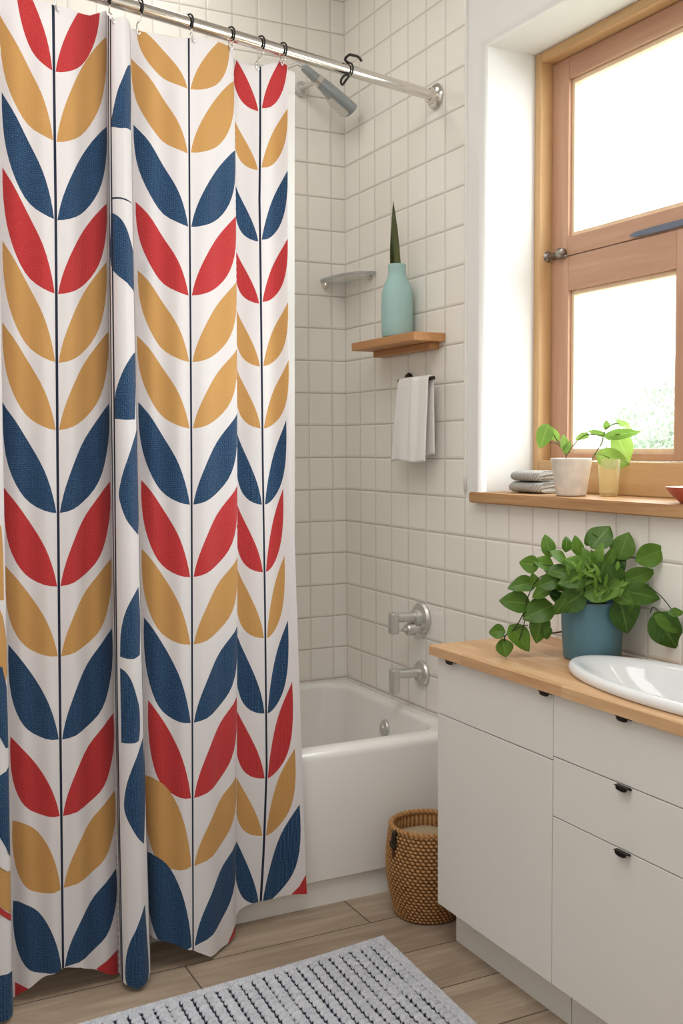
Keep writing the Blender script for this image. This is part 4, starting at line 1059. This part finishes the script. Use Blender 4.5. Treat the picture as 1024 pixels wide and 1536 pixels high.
# ------------------------------------------------------------------ woven basket between bath and cabinet
KX, KY, KR, KH = -.275, -1.062, .122, .272
def bas_r(h):
    s_ = h / KH
    return KR * (.76 + .24 * math.sin(min(1, s_ / .62) * PI / 2) ** .9 - .10 * max(0, (s_ - .62) / .38) ** 1.6) if s_ > .0 else KR * .76
t = NT('woven_seagrass'); p, _ = t.pos(); at = t.new('ShaderNodeAttribute', attribute_name='weave')
nz = t.noise(p, 90, 4)
c = t.ramp(t.math('ADD', t.math('MULTIPLY', at.outputs['Fac'], .8), t.math('MULTIPLY', t.math('SUBTRACT', nz, .5), .5)), [(.08, srgb(88, 60, 34)), (.34, srgb(166, 120, 74)), (.9, srgb(206, 164, 112))])  # low relief gets darker brown: shade of the weave gaps painted in
t.base(c, .75, .2); t.bump(nz, .5, .004); M['weave'] = t.m
bk = thing('woven_basket', (KX, KY, 0), 'round brown woven basket on the floor between bathtub and white cabinet', 'basket')
b = nb(); lay = b.verts.layers.float.new('weave'); NC, ROWS = 216, 26; SUB = 6; g = []
for j in range(ROWS * SUB + 1):
    h_ = .003 + (KH - .006) * j / (ROWS * SUB); row = j // SUB; fr = (j % SUB) / SUB; r_ = []
    for i in range(NC):
        st = math.sin(2 * PI * (i * 48 / NC) + (PI if row % 2 else 0) + fr * 1.8)
        prof = math.sin(PI * fr) ** .7
        hgt = prof * (.55 + .45 * st)
        q = bas_r(h_) + .0052 * hgt; a = 2 * PI * i / NC
        v_ = b.verts.new((KX + q * math.cos(a), KY + q * math.sin(a), h_)); v_[lay] = hgt; r_.append(v_)
    g.append(r_)
for r0, r1 in zip(g, g[1:]):
    for i in range(NC): b.faces.new((r0[i], r0[(i + 1) % NC], r1[(i + 1) % NC], r1[i]))
# inner wall and base
ins = []
for h_, q in ((KH - .003, bas_r(KH) - .006), (KH * .85, bas_r(KH * .85) - .010), (KH * .5, bas_r(KH * .5) - .010), (.012, KR * .78), (.010, .002)):
    r_ = []
    for i in range(NC):
        a = 2 * PI * i / NC; v_ = b.verts.new((KX + q * math.cos(a), KY + q * math.sin(a), h_)); v_[lay] = .45 + .3 * math.sin(i * 1.4); r_.append(v_)
    ins.append(r_)
for r0, r1 in zip([g[-1]] + ins, ins):
    for i in range(NC): b.faces.new((r0[i], r0[(i + 1) % NC], r1[(i + 1) % NC], r1[i]))
b.faces.new(g[0][::-1])
raw('basket_body', b, M['weave'], bk)
b = nb(); lay = b.verts.layers.float.new('weave'); n = 220
rr = []
for i in range(n):
    a = 2 * PI * i / n; R0 = bas_r(KH) - .002; c_ = Vector((KX + R0 * math.cos(a), KY + R0 * math.sin(a), KH - .002)); ro = Vector((math.cos(a), math.sin(a), 0)); r_ = []
    for k in range(10):
        th_ = 2 * PI * k / 10; bump_ = .5 + .5 * math.sin(th_ * 2 + i * 2 * PI * 44 / n)
        v_ = b.verts.new(c_ + (ro * math.cos(th_) + UPV * math.sin(th_)) * (.0075 + .0016 * bump_)); v_[lay] = .25 + .5 * bump_; r_.append(v_)
    rr.append(r_)
for i in range(n):
    for k in range(10): b.faces.new((rr[i][k], rr[(i + 1) % n][k], rr[(i + 1) % n][(k + 1) % 10], rr[i][(k + 1) % 10]))
raw('rim', b, M['weave'], bk)
b = nb(); n = 60; cR = bas_r(KH * .82) - .012
rr = [[b.verts.new((KX + q * math.cos(2 * PI * i / n), KY + q * math.sin(2 * PI * i / n), h_ + .004 * noise.noise((i * .5, q * 60, 0)))) for i in range(n)] for q, h_ in ((cR, KH * .83), (cR * .8, KH * .855), (cR * .5, KH * .86), (cR * .2, KH * .85))]
for r0, r1 in zip(rr, rr[1:]):
    for i in range(n): b.faces.new((r0[i], r0[(i + 1) % n], r1[(i + 1) % n], r1[i]))
b.faces.new(rr[-1])
raw('cloth_lining', b, simple('lining_cloth', (176, 158, 130), .95, .1, var=.06, scale=60, bump=.3), bk)
b = nb(); hd = Vector((-.90, .43, 0)).normalized(); hd = Vector((-.96, -.10, 0)).normalized()
R1 = bas_r(KH) + .002; hb = Vector((KX, KY, KH - .006)) + hd * R1; ts = hd.cross(UPV)
tube(b, catmull([hb - hd * .012 + ts * .004, hb + hd * .008 + UPV * .000, hb + hd * .012 - UPV * .018, hb + hd * .008 - UPV * .038], 6), .0075, 10)
tube(b, catmull([hb + hd * .012 - UPV * .026 + ts * .008, hb + hd * .019 - UPV * .034, hb + hd * .012 - UPV * .040 - ts * .006, hb + hd * .003 - UPV * .030], 6), .0062, 8)
o_ = link('handle_loop', b, simple('dark_leather', (48, 36, 28), .6, .3), bk, smooth=True); o_['label'] = 'dark leather loop'
b = tube(nb(), catmull([hb + hd * .010 - UPV * .036, hb + hd * .014 - UPV * .055, hb + hd * .012 - UPV * .074], 5), [.004] * 5 + [.0045] * 5 + [.003], 8)
link('tassel', b, simple('brown_leather', (92, 56, 34), .7, .3), bk, smooth=True)

# ------------------------------------------------------------------ bath mat
MA = Vector((-.474, -1.150, 0)); e1 = Vector((-1, -.085, 0)).normalized(); e2 = Vector((-.05, -1, 0)).normalized()
ML, MW, MH = 1.06, .66, .014
t = NT('woven_cotton'); p, _ = t.pos(); at = t.new('ShaderNodeAttribute', attribute_name='weave')
nz = t.noise(p, 190, 4, .7); nz2 = t.noise(p, 45, 3)
f = t.math('ADD', t.math('MULTIPLY', nz, .75), t.math('MULTIPLY', nz2, .35))
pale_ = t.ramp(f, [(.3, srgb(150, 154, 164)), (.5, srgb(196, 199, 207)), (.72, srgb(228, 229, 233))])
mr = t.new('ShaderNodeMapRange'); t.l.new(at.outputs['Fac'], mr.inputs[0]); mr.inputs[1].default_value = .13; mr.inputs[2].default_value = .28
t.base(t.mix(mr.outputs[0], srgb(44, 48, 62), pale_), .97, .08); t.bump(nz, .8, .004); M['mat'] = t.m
b = nb(); lay = b.verts.layers.float.new('weave')
NA, NB = 480, 330; BORD = .036; CW, CH = .0335, .0240; rngm = random.Random(2)
jit = {}
def cellj(i, j):
    if (i, j) not in jit: jit[(i, j)] = (rngm.uniform(-.12, .12), rngm.uniform(-.1, .1), rngm.uniform(.8, 1.12))
    return jit[(i, j)]
g = []
for ia in range(NA + 1):
    r_ = []
    for ib in range(NB + 1):
        sa, sb_ = ML * ia / NA, MW * ib / NB
        ed = min(sa, ML - sa, sb_, MW - sb_)
        nzv = noise.noise((sa * 160, sb_ * 160, 1.0)); wv = 1.0
        if ed < BORD:
            h_ = .010 * min(1, (ed / .006)) ** .5 + .0022 * nzv * min(1, ed / .004); h_ *= 1 if ed < BORD - .006 else .75
            wv = .8
        else:
            qa = (sa - BORD) / CW; i = int(qa); qa -= i
            qb = (sb_ - BORD) / CH + (.5 if i % 2 else 0) + .12 * math.sin(i * 2.1); j = math.floor(qb); qb -= j
            ja, jb, js = cellj(i, j)
            da = abs(qa - .5 + ja * .12) * 2; db = abs(qb - .5 + jb * .15) * 2
            puff = max(0, 1 - da ** 3.4) ** .6 * (.12 + .88 * max(0, 1 - db ** 2.8) ** .7)
            h_ = .004 + .0125 * puff * js + .0014 * nzv * puff
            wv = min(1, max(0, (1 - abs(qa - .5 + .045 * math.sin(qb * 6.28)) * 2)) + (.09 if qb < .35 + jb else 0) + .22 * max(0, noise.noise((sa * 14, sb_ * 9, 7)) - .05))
        fr_ = .003 * noise.noise((sa * 90, sb_ * 90, 3)) if ed < .002 else 0
        P_ = MA + e1 * (sa + fr_) + e2 * (sb_ + fr_)
        P_ += e2 * (.006 * math.sin(sa * 5)) + Vector((0, 0, .0006 + (h_ if ed > 1e-6 else 0)))
        v_ = b.verts.new(P_); v_[lay] = wv; r_.append(v_)
    g.append(r_)
for i in range(NA):
    for j in range(NB): b.faces.new((g[i][j], g[i][j + 1], g[i + 1][j + 1], g[i + 1][j]))
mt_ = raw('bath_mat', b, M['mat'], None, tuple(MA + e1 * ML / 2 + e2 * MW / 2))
tag(mt_, 'chunky woven pale grey bath mat with dark threads on the plank floor', 'bath mat')

# ------------------------------------------------------------------ a tree outside
tr_ = thing('tree', (5.2, 3.3, -.5), 'pale hazy green leafy tree outside beyond the lower window pane', 'tree')
b = nb(); rng = random.Random(9)
tube(b, [(5.2, 3.3, -.5), (5.22, 3.3, .4), (5.15, 3.32, 1.3)], [.10, .08, .04], 10)
for k in range(7):
    a = k * 2.4; tube(b, [(5.2, 3.3, .3 + .12 * k), (5.2 + .45 * math.cos(a), 3.3 + .45 * math.sin(a), .75 + .14 * k)], [.03, .01], 6)
link('trunk', b, simple('bark', (150, 140, 128), .9, .1), tr_, smooth=True)
b = nb(); lyr = b.faces.layers.float.new('tone')
for i in range(15000):
    while True:
        q = Vector((rng.uniform(-1, 1), rng.uniform(-1, 1), rng.uniform(-1, 1)))
        if q.length < 1: break
    zz = q.z; wd = 1.2 * (1 - .45 * max(0, zz))
    c_ = Vector((5.2 + q.x * wd, 3.42 + q.y * wd, 1.02 + zz * 1.08)) + Vector((0, 0, .18 * noise.noise(q * 3)))
    n_ = Vector((rng.gauss(0, 1), rng.gauss(0, 1), rng.gauss(0, 1))).normalized(); u_ = n_.orthogonal().normalized(); w_ = n_.cross(u_)
    L_ = rng.uniform(.02, .042)
    f = b.faces.new([b.verts.new(c_ + u_ * L_), b.verts.new(c_ + w_ * L_ * .5), b.verts.new(c_ - u_ * L_), b.verts.new(c_ - w_ * L_ * .5)]); f[lyr] = rng.random()
t = NT('hazy_foliage'); at = t.new('ShaderNodeAttribute', attribute_name='tone')  # outdoor haze is put into the leaf colours: pale, close tones
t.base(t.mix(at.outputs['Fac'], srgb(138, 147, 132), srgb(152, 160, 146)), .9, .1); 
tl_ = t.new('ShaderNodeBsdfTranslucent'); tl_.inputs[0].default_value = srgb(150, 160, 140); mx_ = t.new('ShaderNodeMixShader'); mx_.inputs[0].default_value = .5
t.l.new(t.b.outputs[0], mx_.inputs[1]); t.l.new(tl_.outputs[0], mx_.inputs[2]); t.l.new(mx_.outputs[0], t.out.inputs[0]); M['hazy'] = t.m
raw('crown', b, M['hazy'], tr_)

# ------------------------------------------------------------------ light
w = bpy.data.worlds.new('world'); bpy.context.scene.world = w; w.use_nodes = True
bg = w.node_tree.nodes['Background']; bg.inputs[0].default_value = (.93, .97, 1.0, 1); bg.inputs[1].default_value = SKY
def area(name, loc, rot, sx, sy, power, col=(1, .95, .9)):
    l = bpy.data.lights.new(name, 'AREA'); l.shape = 'RECTANGLE'; l.size = sx; l.size_y = sy; l.energy = power; l.color = col
    o = bpy.data.objects.new(name, l); COL.objects.link(o); o.location = loc; o.rotation_euler = rot; return o
po = area('window_portal', (.40, -1.615, 1.95), (0, math.radians(90), 0), 1.5, 1.45, 1.0); po.data.cycles.is_portal = True
area('ceiling_fill', (-1.5, -2.3, 3.22), (0, 0, 0), 1.5, 1.5, CEIL, (1, .985, .975))  # added soft fill from overhead, not a lamp of the room
area('rear_fill', (-2.35, -4.35, 2.2), Vector((1.5, 3.4, -.9)).to_track_quat('-Z', 'Y').to_euler(), 1.6, 1.8, REAR, (1, .985, .975))  # added fill from behind the camera, aimed towards the bath

area('bath_fill', (-.85, -.42, 3.24), (0, 0, 0), .5, .4, BATH, (1, .97, .94))  # added fill to brighten the tiled alcove, not a fitted downlight

# ------------------------------------------------------------------ camera
yaw, pit, roll = .4686, .0610, -.0049
F = Vector((math.sin(yaw) * math.cos(pit), math.cos(yaw) * math.cos(pit), -math.sin(pit)))
Rv = Vector((math.cos(yaw), -math.sin(yaw), 0)); Uv = Rv.cross(F)
cr, sr = math.cos(roll), math.sin(roll)
R2, U2 = Rv * cr + Uv * sr, Uv * cr - Rv * sr
cam = bpy.data.cameras.new('camera'); co = bpy.data.objects.new('camera', cam); COL.objects.link(co)
mw = Matrix((R2, U2, -F)).transposed().to_4x4(); mw.translation = (-1.9176, -3.7479, 1.4); co.matrix_world = mw
cam.sensor_fit = 'VERTICAL'; cam.sensor_height = 24.0; cam.lens = 24.0 * 1600.7 / 1536; cam.clip_start = .02
sc = bpy.context.scene; sc.camera = co
sc.view_settings.view_transform = 'Standard'; sc.view_settings.look = 'None'; sc.view_settings.exposure = EXPO
sc.cycles.use_denoising = True; sc.cycles.max_bounces = 10; sc.cycles.diffuse_bounces = 5; sc.cycles.transparent_max_bounces = 12
sc.cycles.sample_clamp_indirect = 6.0
